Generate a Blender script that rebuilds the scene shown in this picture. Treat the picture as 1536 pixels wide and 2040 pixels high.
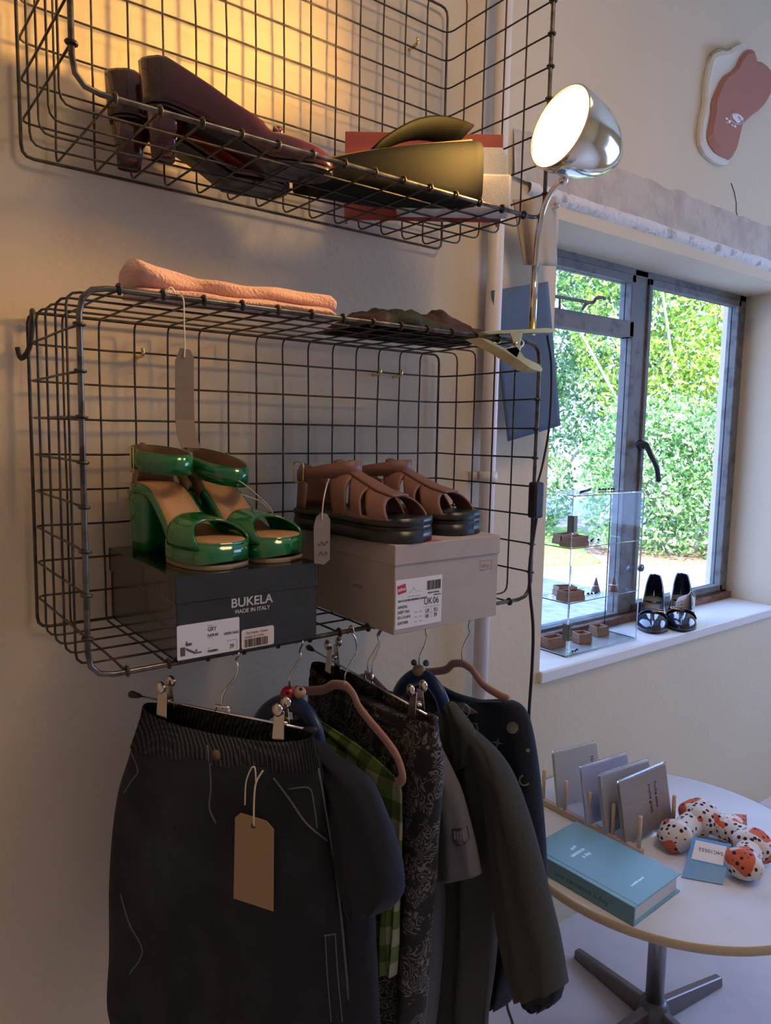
import bpy, bmesh, math, random
import numpy as np
from mathutils import Vector, Matrix, noise as mnoise
for o in list(bpy.data.objects): bpy.data.objects.remove(o)
SC = bpy.context.scene
COL = SC.collection
random.seed(4); RNG = np.random.default_rng(4)
PI = math.pi
# ---------------------------------------------------------------- camera
RT = np.array([.796174,-.604802,.017928]); UP = np.array([.051769,.09761,.993877]); FW = np.array([.602849,.790372,-.109025])
CAM = np.array([-.264148,-1.097250,1.259297]); F = 1446.78
cd = bpy.data.cameras.new('camera'); cam = bpy.data.objects.new('camera', cd); COL.objects.link(cam)
cam.matrix_world = Matrix(((RT[0], UP[0], -FW[0], CAM[0]), (RT[1], UP[1], -FW[1], CAM[1]), (RT[2], UP[2], -FW[2], CAM[2]), (0, 0, 0, 1)))
cd.sensor_fit = 'HORIZONTAL'; cd.sensor_width = 36; cd.lens = F/1536*36; cd.clip_start = .02; cd.clip_end = 200
SC.camera = cam
# ---------------------------------------------------------------- light and exposure
SC.view_settings.view_transform = 'Standard'; SC.view_settings.look = 'None'
SC.view_settings.gamma = 1; SC.view_settings.use_curve_mapping = False
SC.view_settings.exposure = 0.3
W = bpy.data.worlds.new('sky'); SC.world = W; W.use_nodes = True
bg = W.node_tree.nodes['Background']; bg.inputs[0].default_value = (.33, .51, 1, 1); bg.inputs[1].default_value = 5.8
def light(name, kind, loc, energy, color, direction=None, **kw):
    l = bpy.data.lights.new(name, kind); l.energy = energy; l.color = color
    for k, v in kw.items(): setattr(l, k, v)
    o = bpy.data.objects.new(name, l); COL.objects.link(o); o.location = loc
    if direction is not None: o.rotation_euler = Vector(direction).to_track_quat('-Z', 'Y').to_euler()
    return o
light('sun', 'SUN', (0, -5, 8), 13, (1, .95, .85), (.30, .72, -.62), angle=.01)
LAMP_STRENGTH = 9
light('warm_overhead_fill', 'AREA', (.7, -1.0, 2.55), 7.5, (1, .68, .36), (0, 0, -1), shape='DISK', size=.5)  # added warm fill from overhead, no visible fitting; lifts the room and upper wall
# ---------------------------------------------------------------- helpers
def ray(x, y): return FW + RT*(x-768)/F - UP*(y-1020)/F
def pY(x, y, Y): d = ray(x, y); return CAM + d*(Y-CAM[1])/d[1]
def pZ(x, y, Z): d = ray(x, y); return CAM + d*(Z-CAM[2])/d[2]
def pPl(x, y, P0, n): d = ray(x, y); return CAM + d*(np.dot(np.array(P0)-CAM, n)/np.dot(d, n))
def nt(m): return m.node_tree.nodes, m.node_tree.links
def mat(name, col, rough=.6, metal=0., noise=None, bump=None, coat=0., sheen=0., spec=.5, trans=0., alpha=1., emit=None, ior=None):
    m = bpy.data.materials.new(name); m.use_nodes = True; N, L = nt(m); b = N['Principled BSDF']
    b.inputs['Base Color'].default_value = (*col, 1); b.inputs['Roughness'].default_value = rough
    b.inputs['Metallic'].default_value = metal; b.inputs['Specular IOR Level'].default_value = spec
    b.inputs['Coat Weight'].default_value = coat; b.inputs['Coat Roughness'].default_value = .06
    b.inputs['Sheen Weight'].default_value = sheen; b.inputs['Transmission Weight'].default_value = trans
    b.inputs['Alpha'].default_value = alpha
    if ior: b.inputs['IOR'].default_value = ior
    if emit: b.inputs['Emission Color'].default_value = (*emit[0], 1); b.inputs['Emission Strength'].default_value = emit[1]
    tc = N.new('ShaderNodeTexCoord')
    if noise:
        sc, col2, lo, hi = noise
        t = N.new('ShaderNodeTexNoise'); t.inputs['Scale'].default_value = sc; t.inputs['Detail'].default_value = 6
        r = N.new('ShaderNodeMapRange'); r.inputs[1].default_value = lo; r.inputs[2].default_value = hi
        x = N.new('ShaderNodeMix'); x.data_type = 'RGBA'; x.inputs[6].default_value = (*col, 1); x.inputs[7].default_value = (*col2, 1)
        L.new(tc.outputs['Object'], t.inputs['Vector']); L.new(t.outputs['Fac'], r.inputs[0]); L.new(r.outputs[0], x.inputs[0]); L.new(x.outputs[2], b.inputs['Base Color'])
    if bump:
        sc, st, dist = bump
        t = N.new('ShaderNodeTexNoise'); t.inputs['Scale'].default_value = sc; t.inputs['Detail'].default_value = 5
        bp = N.new('ShaderNodeBump'); bp.inputs['Strength'].default_value = st; bp.inputs['Distance'].default_value = dist
        L.new(tc.outputs['Object'], t.inputs['Vector']); L.new(t.outputs['Fac'], bp.inputs['Height']); L.new(bp.outputs[0], b.inputs['Normal'])
    return m
def mix_node(N, c1, c2):
    x = N.new('ShaderNodeMix'); x.data_type = 'RGBA'; x.inputs[6].default_value = (*c1, 1); x.inputs[7].default_value = (*c2, 1); return x
def math_node(N, L, op, a, b=None):
    x = N.new('ShaderNodeMath'); x.operation = op
    for i, v in enumerate((a, b)):
        if v is None: continue
        if isinstance(v, (int, float)): x.inputs[i].default_value = v
        else: L.new(v, x.inputs[i])
    return x.outputs[0]

class Thing:
    def __init__(s, name, label, cat, loc=(0, 0, 0), group=None, kind=None):
        s.loc = np.array(loc, float)
        o = bpy.data.objects.new(name, None); COL.objects.link(o); o.location = loc; o.empty_display_size = .02
        s.o = o
        if label: o['label'] = label
        if cat: o['category'] = cat
        if group: o['group'] = group
        if kind: o['kind'] = kind
    def add(s, name, vf, m, parent=None, label=None, smooth=True, solid=None, bevel=None, sub=0):
        o = mesh(name, (np.array(vf[0], float).reshape(-1, 3) - s.loc, vf[1]), m, smooth, solid, bevel, sub)
        o.parent = parent or s.o
        if label: o['label'] = label
        return o
def mesh(name, vf, m, smooth=True, solid=None, bevel=None, sub=0):
    me = bpy.data.meshes.new(name); me.from_pydata([tuple(map(float, v)) for v in vf[0]], [], [tuple(f) for f in vf[1]]); me.update()
    bm = bmesh.new(); bm.from_mesh(me); bmesh.ops.recalc_face_normals(bm, faces=bm.faces); bm.to_mesh(me); bm.free()
    if m: me.materials.append(m)
    o = bpy.data.objects.new(name, me); COL.objects.link(o)
    for p in me.polygons: p.use_smooth = smooth
    if solid:
        d = o.modifiers.new('s', 'SOLIDIFY'); d.thickness = solid; d.offset = 0
    if bevel:
        d = o.modifiers.new('b', 'BEVEL'); d.width = bevel; d.segments = 2; d.limit_method = 'ANGLE'; d.angle_limit = .6
    if sub:
        d = o.modifiers.new('u', 'SUBSURF'); d.levels = sub; d.render_levels = sub
    return o
def struct(name, vf, m, smooth=False, bevel=None, parent=None):
    o = mesh(name, vf, m, smooth, bevel=bevel)
    if parent: o.parent = parent
    else: o['kind'] = 'structure'
    return o
def solo(name, label, cat, vf, m, group=None, smooth=True, solid=None, bevel=None, sub=0, kind=None):
    c = np.array(vf[0], float).reshape(-1, 3); l = np.array([c[:, 0].mean(), c[:, 1].mean(), c[:, 2].min()])
    o = mesh(name, (c-l, vf[1]), m, smooth, solid, bevel, sub); o.location = l; o['label'] = label; o['category'] = cat
    if group: o['group'] = group
    if kind: o['kind'] = kind
    return o
def join(*vfs):
    V = []; Fc = []; n = 0
    for v, f in vfs:
        v = np.array(v, float).reshape(-1, 3); V.append(v); Fc += [tuple(i+n for i in q) for q in f]; n += len(v)
    return np.concatenate(V), Fc
def xf(vf, M):  # 4x4 or callable
    v = np.array(vf[0], float).reshape(-1, 3); M = np.array(M)
    return v @ M[:3, :3].T + M[:3, 3], vf[1]
def frame(o, u, w=(0, 0, 1)):   # u = local x, w = local z approx
    u = np.array(u, float); u /= np.linalg.norm(u); w = np.array(w, float); v = np.cross(w, u); v /= np.linalg.norm(v); w = np.cross(u, v)
    M = np.eye(4); M[:3, 0] = u; M[:3, 1] = v; M[:3, 2] = w; M[:3, 3] = o; return M
def box(x0, x1, y0, y1, z0, z1):
    v = [(x, y, z) for x in (x0, x1) for y in (y0, y1) for z in (z0, z1)]
    return np.array(v, float), [(0, 1, 3, 2), (4, 6, 7, 5), (0, 4, 5, 1), (2, 3, 7, 6), (0, 2, 6, 4), (1, 5, 7, 3)]
def tube(pts, r, n=6, closed=False, cap=True):
    P = np.array(pts, float); k = len(P); r = np.broadcast_to(np.array(r, float), (k,))
    T = np.roll(P, -1, 0)-np.roll(P, 1, 0)
    if not closed: T[0] = P[1]-P[0]; T[-1] = P[-1]-P[-2]
    T /= np.linalg.norm(T, axis=1)[:, None]+1e-12
    a = np.array([0, 0, 1.]) if abs(T[0][2]) < .9 else np.array([1., 0, 0])
    u = np.cross(T[0], a); u /= np.linalg.norm(u); V = []
    for i in range(k):
        u = u-T[i]*u.dot(T[i]); u /= np.linalg.norm(u)+1e-12; w = np.cross(T[i], u)
        for j in range(n): t = 2*PI*j/n; V.append(P[i]+r[i]*(math.cos(t)*u+math.sin(t)*w))
    Fc = []
    for i in range(k if closed else k-1):
        i2 = (i+1) % k
        for j in range(n): Fc.append((i*n+j, i*n+(j+1) % n, i2*n+(j+1) % n, i2*n+j))
    if cap and not closed: Fc += [tuple(range(n))[::-1], tuple(range((k-1)*n, k*n))]
    return np.array(V), Fc
def smoothpath(pts, n=8, closed=False):
    P = [np.array(p, float) for p in pts]; k = len(P); out = []
    rng = range(k) if closed else range(k-1)
    for i in rng:
        if closed: a, b, c, d = P[i-1], P[i], P[(i+1) % k], P[(i+2) % k]
        else: a, b, c, d = P[max(i-1, 0)], P[i], P[i+1], P[min(i+2, k-1)]
        for s in range(n):
            t = s/n; out.append(.5*((2*b)+(c-a)*t+(2*a-5*b+4*c-d)*t*t+(3*b-a-3*c+d)*t**3))
    if not closed: out.append(P[-1])
    return np.array(out)
def roundcorner(pts, r, n=3, closed=False):
    P = [np.array(p, float) for p in pts]; k = len(P); out = []
    for i in range(k):
        if not closed and i in (0, k-1): out.append(P[i]); continue
        a, b, c = P[i-1], P[i], P[(i+1) % k]
        d1 = (a-b)/np.linalg.norm(a-b); d2 = (c-b)/np.linalg.norm(c-b)
        p1, p2 = b+d1*r, b+d2*r
        for s in range(n+1): t = s/n; out.append((1-t)**2*p1+2*t*(1-t)*b+t*t*p2)
    return np.array(out)
def lathe(prof, n=24, M=np.eye(4), cap=True):
    V = [(r*math.cos(2*PI*j/n), r*math.sin(2*PI*j/n), z) for r, z in prof for j in range(n)]
    Fc = [(i*n+j, i*n+(j+1) % n, (i+1)*n+(j+1) % n, (i+1)*n+j) for i in range(len(prof)-1) for j in range(n)]
    if cap and prof[0][0] > 1e-6: Fc.append(tuple(range(n)))
    if cap and prof[-1][0] > 1e-6: Fc.append(tuple(range((len(prof)-1)*n, len(prof)*n)))
    return xf((V, Fc), M)
def sphere(c, r, n=14, s=(1, 1, 1)):
    prof = [(max(1e-7, math.sin(PI*i/n)), -math.cos(PI*i/n)) for i in range(n+1)]
    v, f = lathe(prof, n+4); return v*np.array(s)*r+np.array(c), f
def grid(P):  # P[i][j] -> 3D
    P = np.array(P, float); a, b = P.shape[:2]
    return P.reshape(-1, 3), [(i*b+j, i*b+j+1, (i+1)*b+j+1, (i+1)*b+j) for i in range(a-1) for j in range(b-1)]
def prism(outline, z0, z1, M=np.eye(4), inset_top=0):
    P = np.array(outline, float); n = len(P); c = P.mean(0)
    V = [(x, y, z0) for x, y in P]+[(c[0]+(x-c[0])*(1-inset_top), c[1]+(y-c[1])*(1-inset_top), z1) for x, y in P]
    Fc = [(i, (i+1) % n, n+(i+1) % n, n+i) for i in range(n)]+[tuple(range(n))[::-1], tuple(range(n, 2*n))]
    return xf((V, Fc), M)
def plate(pts3, th, nrm):   # flat polygon with thickness
    P = np.array(pts3, float); n = len(P); d = np.array(nrm, float)*th
    return np.concatenate([P, P+d]), [(i, (i+1) % n, n+(i+1) % n, n+i) for i in range(n)]+[tuple(range(n))[::-1], tuple(range(n, 2*n))]
def rrect(w, h, r, n=4):
    out = []
    for cx, cy, a in ((w-r, h-r, 0), (r, h-r, 90), (r, r, 180), (w-r, r, 270)):
        for i in range(n+1): t = math.radians(a+90*i/n); out.append((cx+r*math.cos(t), cy+r*math.sin(t)))
    return out
def text(T, s, size, M, m, parent, ext=.0002, align='LEFT', name='lettering', sx=1.0, bold=0.0):
    c = bpy.data.curves.new('t', 'FONT'); c.body = s; c.size = size; c.extrude = ext; c.align_x = align; c.offset = bold
    o = bpy.data.objects.new('t', c); COL.objects.link(o); bpy.context.view_layer.update()
    me = bpy.data.meshes.new_from_object(o.evaluated_get(bpy.context.evaluated_depsgraph_get()))
    bpy.data.objects.remove(o); v = np.array([tuple(p.co) for p in me.vertices]); f = [tuple(p.vertices) for p in me.polygons]
    if not len(v): return
    v[:, 0] *= sx
    v, f = xf((v, f), M)
    return T.add(name, (v, f), m, parent, smooth=False)
# ---------------------------------------------------------------- materials
def wall_material():
    m = mat('plaster', (.70, .59, .41), .85, bump=(60, .25, .004)); N, L = nt(m); b = N['Principled BSDF']
    tc = N.new('ShaderNodeTexCoord'); t = N.new('ShaderNodeTexNoise'); t.inputs['Scale'].default_value = 3; t.inputs['Detail'].default_value = 8
    x = mix_node(N, (.67, .56, .38), (.73, .62, .45)); L.new(tc.outputs['Object'], t.inputs['Vector']); L.new(t.outputs['Fac'], x.inputs[0]); L.new(x.outputs[2], b.inputs['Base Color'])
    return m
M_WALL = wall_material()
M_CEIL = mat('ceiling paint', (.8, .78, .72), .9)
M_FLOOR = mat('floor concrete', (.80, .72, .72), .35, noise=(6, (.72, .64, .64), .4, .6), bump=(40, .1, .002))
M_SILL = mat('sill paint', (.80, .78, .74), .35)
M_BEAM = mat('rough beam', (.60, .52, .42), .9, noise=(14, (.50, .43, .35), .45, .6), bump=(35, .6, .01))
M_WORN = mat('worn white paint', (.78, .75, .70), .85, noise=(30, (.50, .44, .38), .55, .65), bump=(60, .7, .008))
M_FRAME = mat('window frame paint', (.19, .19, .18), .65, noise=(25, (.13, .12, .12), .5, .65), spec=.25)
M_RUST = mat('rusty frame', (.28, .13, .09), .8, noise=(40, (.15, .08, .06), .4, .6))
M_WIRE = mat('dark wire', (.045, .042, .038), .38, .6, noise=(50, (.10, .085, .06), .45, .65))
M_RIM = mat('steel rim', (.16, .15, .13), .32, .8, noise=(40, (.07, .06, .05), .45, .6))
M_CHROME = mat('chrome', (.75, .75, .74), .12, 1)
M_BRASS = mat('brass', (.75, .60, .28), .25, 1)
M_PIPE = mat('pipe paint', (.78, .74, .72), .4)
M_WHITE = mat('white paper', (.82, .80, .80), .6)
M_INK = mat('black ink', (.03, .03, .035), .6)
M_BLACK = mat('black plastic', (.012, .012, .014), .4)
M_CARD = mat('kraft card', (.36, .24, .13), .75, bump=(200, .1, .0005))
M_STRING = mat('cotton string', (.75, .68, .55), .9)
M_GLASS = mat('clear acrylic', (.95, .98, 1), .02, 0, trans=1, ior=1.15)
M_NAVY = mat('navy cloth', (.010, .014, .026), .9, bump=(300, .15, .001))
M_VELVET = mat('pink velvet', (.48, .27, .24), .85, sheen=.4)
M_NAVYP = mat('navy painted wood', (.015, .04, .13), .35)
# ---------------------------------------------------------------- setting
YW = .015; WT = .25; WX0, WX1, WZ0, WZ1 = 1.055, 2.245, .70, 1.74
XL, XR, YB, ZC = -1.7, 3.3, -3.2, 2.62
struct('wall_back', join(box(XL, WX0, YW, YW+WT, 0, ZC), box(WX1, XR, YW, YW+WT, 0, ZC), box(WX0, WX1, YW, YW+WT, 0, WZ0-.03), box(WX0, WX1, YW, YW+WT, WZ1, ZC)), M_WALL)
struct('floor', box(XL, XR, YB, YW+WT, -.1, 0), M_FLOOR)
struct('ceiling', box(XL, XR, YB, YW+WT+.3, ZC, ZC+.1), M_CEIL)
struct('wall_left', box(XL-.1, XL, YB, YW+WT, 0, ZC), M_WALL)
# the right wall has a wide daylight window of its own
struct('wall_right', join(box(XR, XR+.1, YB, -2.0, 0, ZC), box(XR, XR+.1, -.35, YW+WT, 0, ZC), box(XR, XR+.1, -2.0, -.35, 0, .75), box(XR, XR+.1, -2.0, -.35, 2.05, ZC)), M_WALL)
struct('wall_front', box(XL, XR, YB-.1, YB, 0, ZC), M_WALL)
struct('window_sill', box(WX0-.005, WX1, YW-.012, YW+WT, WZ0-.03, WZ0), M_SILL, bevel=.004)['kind'] = 'structure'
# concrete lintel over the window: rough face with a crumbling paint edge
def strip(x0, x1, prof, n, jit, seed):
    P = []
    for i in range(n+1):
        x = x0+(x1-x0)*i/n; row = []
        for k, (y, z) in enumerate(prof):
            j = jit[k]; row.append((x, y+j*.5*mnoise.noise((x*14, k, seed)), z+j*mnoise.noise((x*9+k*3, seed, 0))+j*.6*mnoise.noise((x*40, seed, k))))
        P.append(row)
    return grid(P)
struct('trim_2', strip(.9, XR, [(YW+.002, 1.90), (YW-.004, 1.885), (YW-.008, 1.80), (YW-.007, 1.795)], 200, (.009, .006, .003, .003), 1), M_BEAM, smooth=True)
struct('trim_3', strip(.95, XR, [(YW-.006, 1.799), (YW-.012, 1.79), (YW-.010, 1.776), (YW+.002, 1.768)], 200, (.003, .004, .005, .005), 2), M_WORN, smooth=True)
struct('trim_4', tube([(1.78, YW, 1.97), (1.80, YW, 1.95), (1.815, YW, 1.925), (1.818, YW, 1.90), (1.83, YW, 1.885)], .0018, 5), M_INK, smooth=True)
# window
def bar(x0, x1, z0, z1, y0=.185, y1=.225): return box(x0, x1, y0, y1, z0, z1)
wf = struct('window_1', join(bar(WX0, WX0+.05, WZ0, WZ1+.02), bar(WX1-.045, WX1, WZ0, WZ1+.02), bar(WX0, WX1, WZ1-.02, WZ1+.02), bar(WX0, WX1, WZ0, WZ0+.03), bar(1.602, 1.668, WZ0, WZ1)), M_FRAME, bevel=.003)
struct('window_sash', join(bar(WX0+.05, 1.602, 1.545, 1.59, .18, .22), bar(WX0+.05, 1.602, WZ1-.042, WZ1-.02, .18, .22), bar(1.582, 1.602, 1.545, WZ1-.02, .18, .22), bar(WX0+.05, WX0+.07, 1.545, WZ1-.02, .18, .22)), M_FRAME, bevel=.002, parent=wf)
struct('casement_sash', join(bar(1.668, 1.684, WZ0+.03, WZ1-.02, .178, .21), bar(2.185, 2.2, WZ0+.03, WZ1-.02, .178, .21), bar(1.668, 2.2, WZ1-.04, WZ1-.02, .178, .21), bar(1.668, 2.2, WZ0+.03, WZ0+.05, .178, .21)), M_FRAME, bevel=.002, parent=wf)
struct('bottom_rail', bar(WX0, WX1, WZ0, WZ0+.022, .165, .186), M_RUST, bevel=.003, parent=wf)
M_PANE = mat('window glass', (1, 1, 1), 0, 0, trans=1, ior=1.01, spec=.2)
for x0, x1, z0, z1 in ((WX0+.05, 1.602, WZ0+.03, 1.545), (WX0+.07, 1.582, 1.59, WZ1-.042), (1.684, 2.185, WZ0+.05, WZ1-.04)):
    struct('window_pane', box(x0, x1, .2, .203, z0, z1), M_PANE, parent=wf)
hp = [pY(1268, 887, .17), pY(1285, 884, .15), pY(1296, 905, .14), pY(1308, 930, .14), pY(1312, 958, .145)]
struct('window_handle', join(tube(smoothpath(hp, 5), [.012]*3+[.009]*(len(hp)*5-4-3-4)+[.005]*4 if False else .008, 8), sphere(pY(1278, 886, .165), .016, 8)), M_BLACK, True, parent=wf)
struct('window_latch', tube([pY(1255, 1132, .17), pY(1256, 1133, .155)], .012, 12), mat('steel knob', (.12, .13, .17), .4, .5), True, parent=wf)
st = [pY(1095, 590, .16), pY(1115, 592, .155), pY(1155, 599, .15), pY(1180, 603, .15), pY(1188, 594, .14), pY(1203, 593, .14), pY(1204, 597, .14)]
struct('window_stay', join(tube(smoothpath(st, 4), .0045, 6), tube([pY(1115, 592, .155), pY(1115, 615, .17)], .003), tube([pY(1168, 604, .15), pY(1160, 615, .175)], .005)), M_FRAME, True, parent=wf)
# ---------------------------------------------------------------- outside
FH = np.array([.6068, .7948, 0]); RH = np.array([.7948, -.6068, 0])
def og(d, s, z=0): return np.array([CAM[0], CAM[1], 0])+FH*d+RH*s+np.array([0, 0, z])
M_GRAVEL = mat('pale gravel', (.36, .34, .345), .9, noise=(12, (.26, .245, .25), .4, .65), bump=(60, .5, .02))
M_GRASS = mat('lawn', (.16, .34, .05), .9, noise=(25, (.40, .48, .12), .4, .65))
M_LITTER = mat('leaf litter', (.40, .22, .15), .9, noise=(30, (.25, .15, .1), .4, .6))
GZ = .02
struct('ground', box(-6, 16, YW+WT, 24, GZ-.2, GZ), M_GRAVEL)
solo('lawn', 'strip of sunlit green lawn beyond the gravel in front of the shrubs', 'grass', join(prism([tuple(og(d, s)[:2]) for d, s in ((6.6, .2), (6.9, 2.0), (7.6, 2.6), (9.5, 2.6), (12, -1), (9, -2))], GZ, GZ+.02)), M_GRASS, kind='stuff', smooth=False)
solo('leaf_litter', 'brown leaf litter on the ground under the big shrub', 'leaf litter', prism([tuple(og(d, s)[:2]) for d, s in ((7.0, 2.1), (6.85, 3), (6.9, 4.5), (8, 6.5), (9, 5), (8.6, 2.2))], GZ, GZ+.025), M_LITTER, kind='stuff', smooth=False)
def leaf_mat(name, c1, c2, c3):
    m = mat(name, c1, .45); N, L = nt(m); b = N['Principled BSDF']; b.inputs['Subsurface Weight'].default_value = 0
    g = N.new('ShaderNodeNewGeometry'); r = N.new('ShaderNodeValToRGB'); L.new(g.outputs['Random Per Island'], r.inputs[0])
    r.color_ramp.elements[0].color = (*c1, 1); r.color_ramp.elements[1].color = (*c3, 1); e = r.color_ramp.elements.new(.6); e.color = (*c2, 1)
    L.new(r.outputs[0], b.inputs['Base Color'])
    tr = N.new('ShaderNodeBsdfTranslucent'); L.new(r.outputs[0], tr.inputs[0]); ad = N.new('ShaderNodeMixShader'); ad.inputs[0].default_value = .35
    L.new(b.outputs[0], ad.inputs[1]); L.new(tr.outputs[0], ad.inputs[2]); L.new(ad.outputs[0], N['Material Output'].inputs[0])
    return m
def leaves(blobs, n, size, rng):
    V = []; w = np.array([b[3]*b[4] for b in blobs], float); w /= w.sum()
    for (c, _, _, rx, rz), k in zip(blobs, (w*n).astype(int)):
        d = rng.normal(size=(k, 3)); d /= np.linalg.norm(d, axis=1)[:, None]
        rad = rng.uniform(.55, 1.0, k)**.5
        lump = np.array([1+.35*mnoise.noise(Vector(q*2.2)+Vector(c)) for q in d])
        V.append(np.array(c)+d*rad[:, None]*lump[:, None]*np.array([rx, rx, rz]))
    P = np.concatenate(V); P = P[P[:, 2] > GZ+.03]; k = len(P)
    a = rng.normal(size=(k, 3)); a /= np.linalg.norm(a, axis=1)[:, None]; b = np.cross(a, rng.normal(size=(k, 3))); b /= np.linalg.norm(b, axis=1)[:, None]
    s = rng.uniform(.6, 1.3, k)[:, None]*size
    v = np.stack([P-a*s, P+b*s*.45, P+a*s, P-b*s*.45], 1).reshape(-1, 3)
    return v, [(4*i, 4*i+1, 4*i+2, 4*i+3) for i in range(k)]
def shrub(name, label, cat, blobs, n, size, m, twigs, group=None, twm=None):
    c = np.mean([b[0] for b in blobs], axis=0); T = Thing(name, label, cat, (c[0], c[1], GZ), group)
    T.add('foliage', leaves(blobs, n, size, RNG), m, smooth=False)['kind'] = 'stuff'
    tw = []
    for i in range(twigs):
        b = blobs[i % len(blobs)]; p = np.array(b[0])*1.0; base = np.array([c[0]+RNG.normal()*.25, c[1]+RNG.normal()*.25, GZ])
        e = p+RNG.normal(size=3)*np.array([b[3], b[3], b[4]])*.5; e[2] = abs(e[2])+.3; mid = (base+e)/2+RNG.normal(size=3)*.15
        tw.append(tube(smoothpath([base, mid, e, e+(e-mid)*.35+RNG.normal(size=3)*.1], 4), np.linspace(.03, .006, 13), 5))
    T.add('branches', join(*tw), twm or M_TWIG)
    return T
M_TWIG = mat('pale twig', (.42, .38, .30), .8)
LM1 = leaf_mat('shrub leaf', (.06, .17, .04), (.22, .42, .12), (.80, .84, .58))
LM2 = leaf_mat('tree leaf', (.12, .26, .03), (.36, .52, .07), (.78, .82, .22))
LM3 = leaf_mat('far leaf', (.07, .18, .07), (.20, .36, .13), (.60, .72, .40))
def B(d, s, z, rx, rz): return (og(d, s, z), 0, 0, rx, rz)
shrub('shrub', 'big rounded glossy shrub outside the window, at the gravel edge', 'shrub', [B(7.7, 2.75, .75, .72, .95), B(7.5, 3.6, .8, .75, 1.0), B(7.7, 4.6, .8, .8, 1.0), B(8.3, 3.0, 1.0, .8, .8), B(8.3, 4.0, 1.0, .8, .8)], 26000, .035, LM1, 8)
shrub('shrub', 'small pale shrub beside the lawn, left of the big rounded shrub', 'shrub', [B(9.0, 1.75, .55, .55, .6), B(9.4, 1.1, .6, .6, .7)], 7000, .035, LM1, 4)
shrub('tree', 'yellow-green tree with bare pale branches above the big rounded shrub', 'tree', [B(9.3, 3.3, 2.7, 1.0, 1.3), B(9.4, 4.6, 2.7, 1.1, 1.3), B(9.2, 4.0, 4.0, 1.3, 1.0), B(9.6, 5.8, 2.6, 1.2, 1.5), B(9.4, 4.0, 1.9, 1.2, .8)], 24000, .045, LM2, 18)
shrub('tree', 'darker blue-green tree seen through the left window panes', 'tree', [B(10.6, 2.0, 2.9, 1.2, 1.2), B(10.8, 3.0, 2.6, 1.2, 1.4), B(10.6, 2.4, 4.2, 1.4, 1.2), B(11, .6, 3.0, 1.3, 1.4), B(11, 1.4, 1.9, 1.1, .8), B(10.8, 2.9, 1.7, 1.2, .8)], 24000, .05, LM3, 8)
# ---------------------------------------------------------------- wire baskets
def ring_xz(x0, x1, z0, z1, y, r=.016): return roundcorner([(x0, y, z0), (x1, y, z0), (x1, y, z1), (x0, y, z1)], r, 3, True)
def basket(name, label, x0, x1, z0, z1, rows, hooks, seed):
    yf = -.254; T = Thing(name, label, 'wire basket', ((x0+x1)/2, 0, z0), 'wire baskets on the wall')
    rr = random.Random(seed); parts = []; wraps = []
    def jit(P, a=.0018): return np.array([[p[0]+a*mnoise.noise((p[0]*9+seed, p[2]*9, 1)), p[1]+a*mnoise.noise((p[0]*9, p[2]*9+seed, 5)), p[2]+a*mnoise.noise((p[0]*9, p[1]*9, seed+9))] for p in P])
    def sub(P, n=6):
        P = [np.array(p, float) for p in P]; out = []
        for a, b in zip(P[:-1], P[1:]):
            k = max(1, int(np.linalg.norm(b-a)/.045)); out += [a+(b-a)*i/k for i in range(k)]
        return out+[P[-1]]
    def loopwrap(p, ax):   # the wire end curled round the rim
        a, b = (np.array(q, float) for q in ((0, 1, 0), (0, 0, 1) if ax == 'x' else (1, 0, 0))); h = np.array([1, 0, 0] if ax == 'x' else [0, 0, 1], float)
        return tube([np.array(p)+0.0052*(math.cos(t)*a+math.sin(t)*b)+h*(t/20-.15)*.006 for t in np.linspace(0, 2*PI*.95, 10)], .0021, 5)
    for i in range(14):
        x = i*.05; e = .03
        P = roundcorner([(x, yf, z1), (x, 0, z1), (x, 0, z0), (x, yf, z0)], .016, 3)
        parts.append(tube(jit(sub(P)), .0016, 5))
        for z in (z0, z1): wraps.append(loopwrap((x, yf, z), 'x'))
    for z in rows:
        P = roundcorner([(x0, yf, z), (x0, 0, z), (x1, 0, z), (x1, yf, z)], .016, 3)
        parts.append(tube(jit(sub(P)), .0016, 5))
        for x in (x0, x1): wraps.append(loopwrap((x, yf, z), 'z'))
    for k in range(5):
        y = -.05*k+.003*(k == 0); parts.append(tube(jit(ring_xz(x0, x1, z0, z1, y)), .0016 if k else .0024, 5, closed=True))
    T.add('wire_mesh', join(*parts, *wraps), M_WIRE)
    T.add('front_rim', tube(jit(ring_xz(x0, x1, z0, z1, yf, .03), .003), .0034, 8, closed=True), M_RIM)
    for x, z in hooks: T.add('wall_hook', tube(smoothpath([(x, YW, z), (x, .004, z), (x, -.008, z+.003), (x, -.008, z+.011)], 4), .003, 6), M_BRASS)
    return T
basket('wire_basket', 'lower dark wire mesh basket on the wall, holding the two shoe boxes', -.0435, .701, .974, 1.4125, [1.37-.05*j for j in range(8)], [(.11, 1.365), (.548, 1.365), (.598, 1.365)], 3)
basket('wire_basket', 'upper dark wire mesh basket near the ceiling, holding burgundy shoes and bags', -.0435, .701, 1.614, 2.0525, [1.6565+.05*j for j in range(8)], [(.1, 1.96), (.62, 1.96)], 7)
# bent hook at the left top corner of the lower basket
solo('wall_hook', 'bent dark metal hook carrying the left end of the lower wire basket', 'hook', tube(smoothpath([(-.036, .010, 1.395), (-.038, -.004, 1.415), (-.040, -.014, 1.40), (-.044, -.008, 1.365), (-.052, .004, 1.350), (-.056, .008, 1.365)], 5), .0035, 6), M_WIRE)
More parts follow.
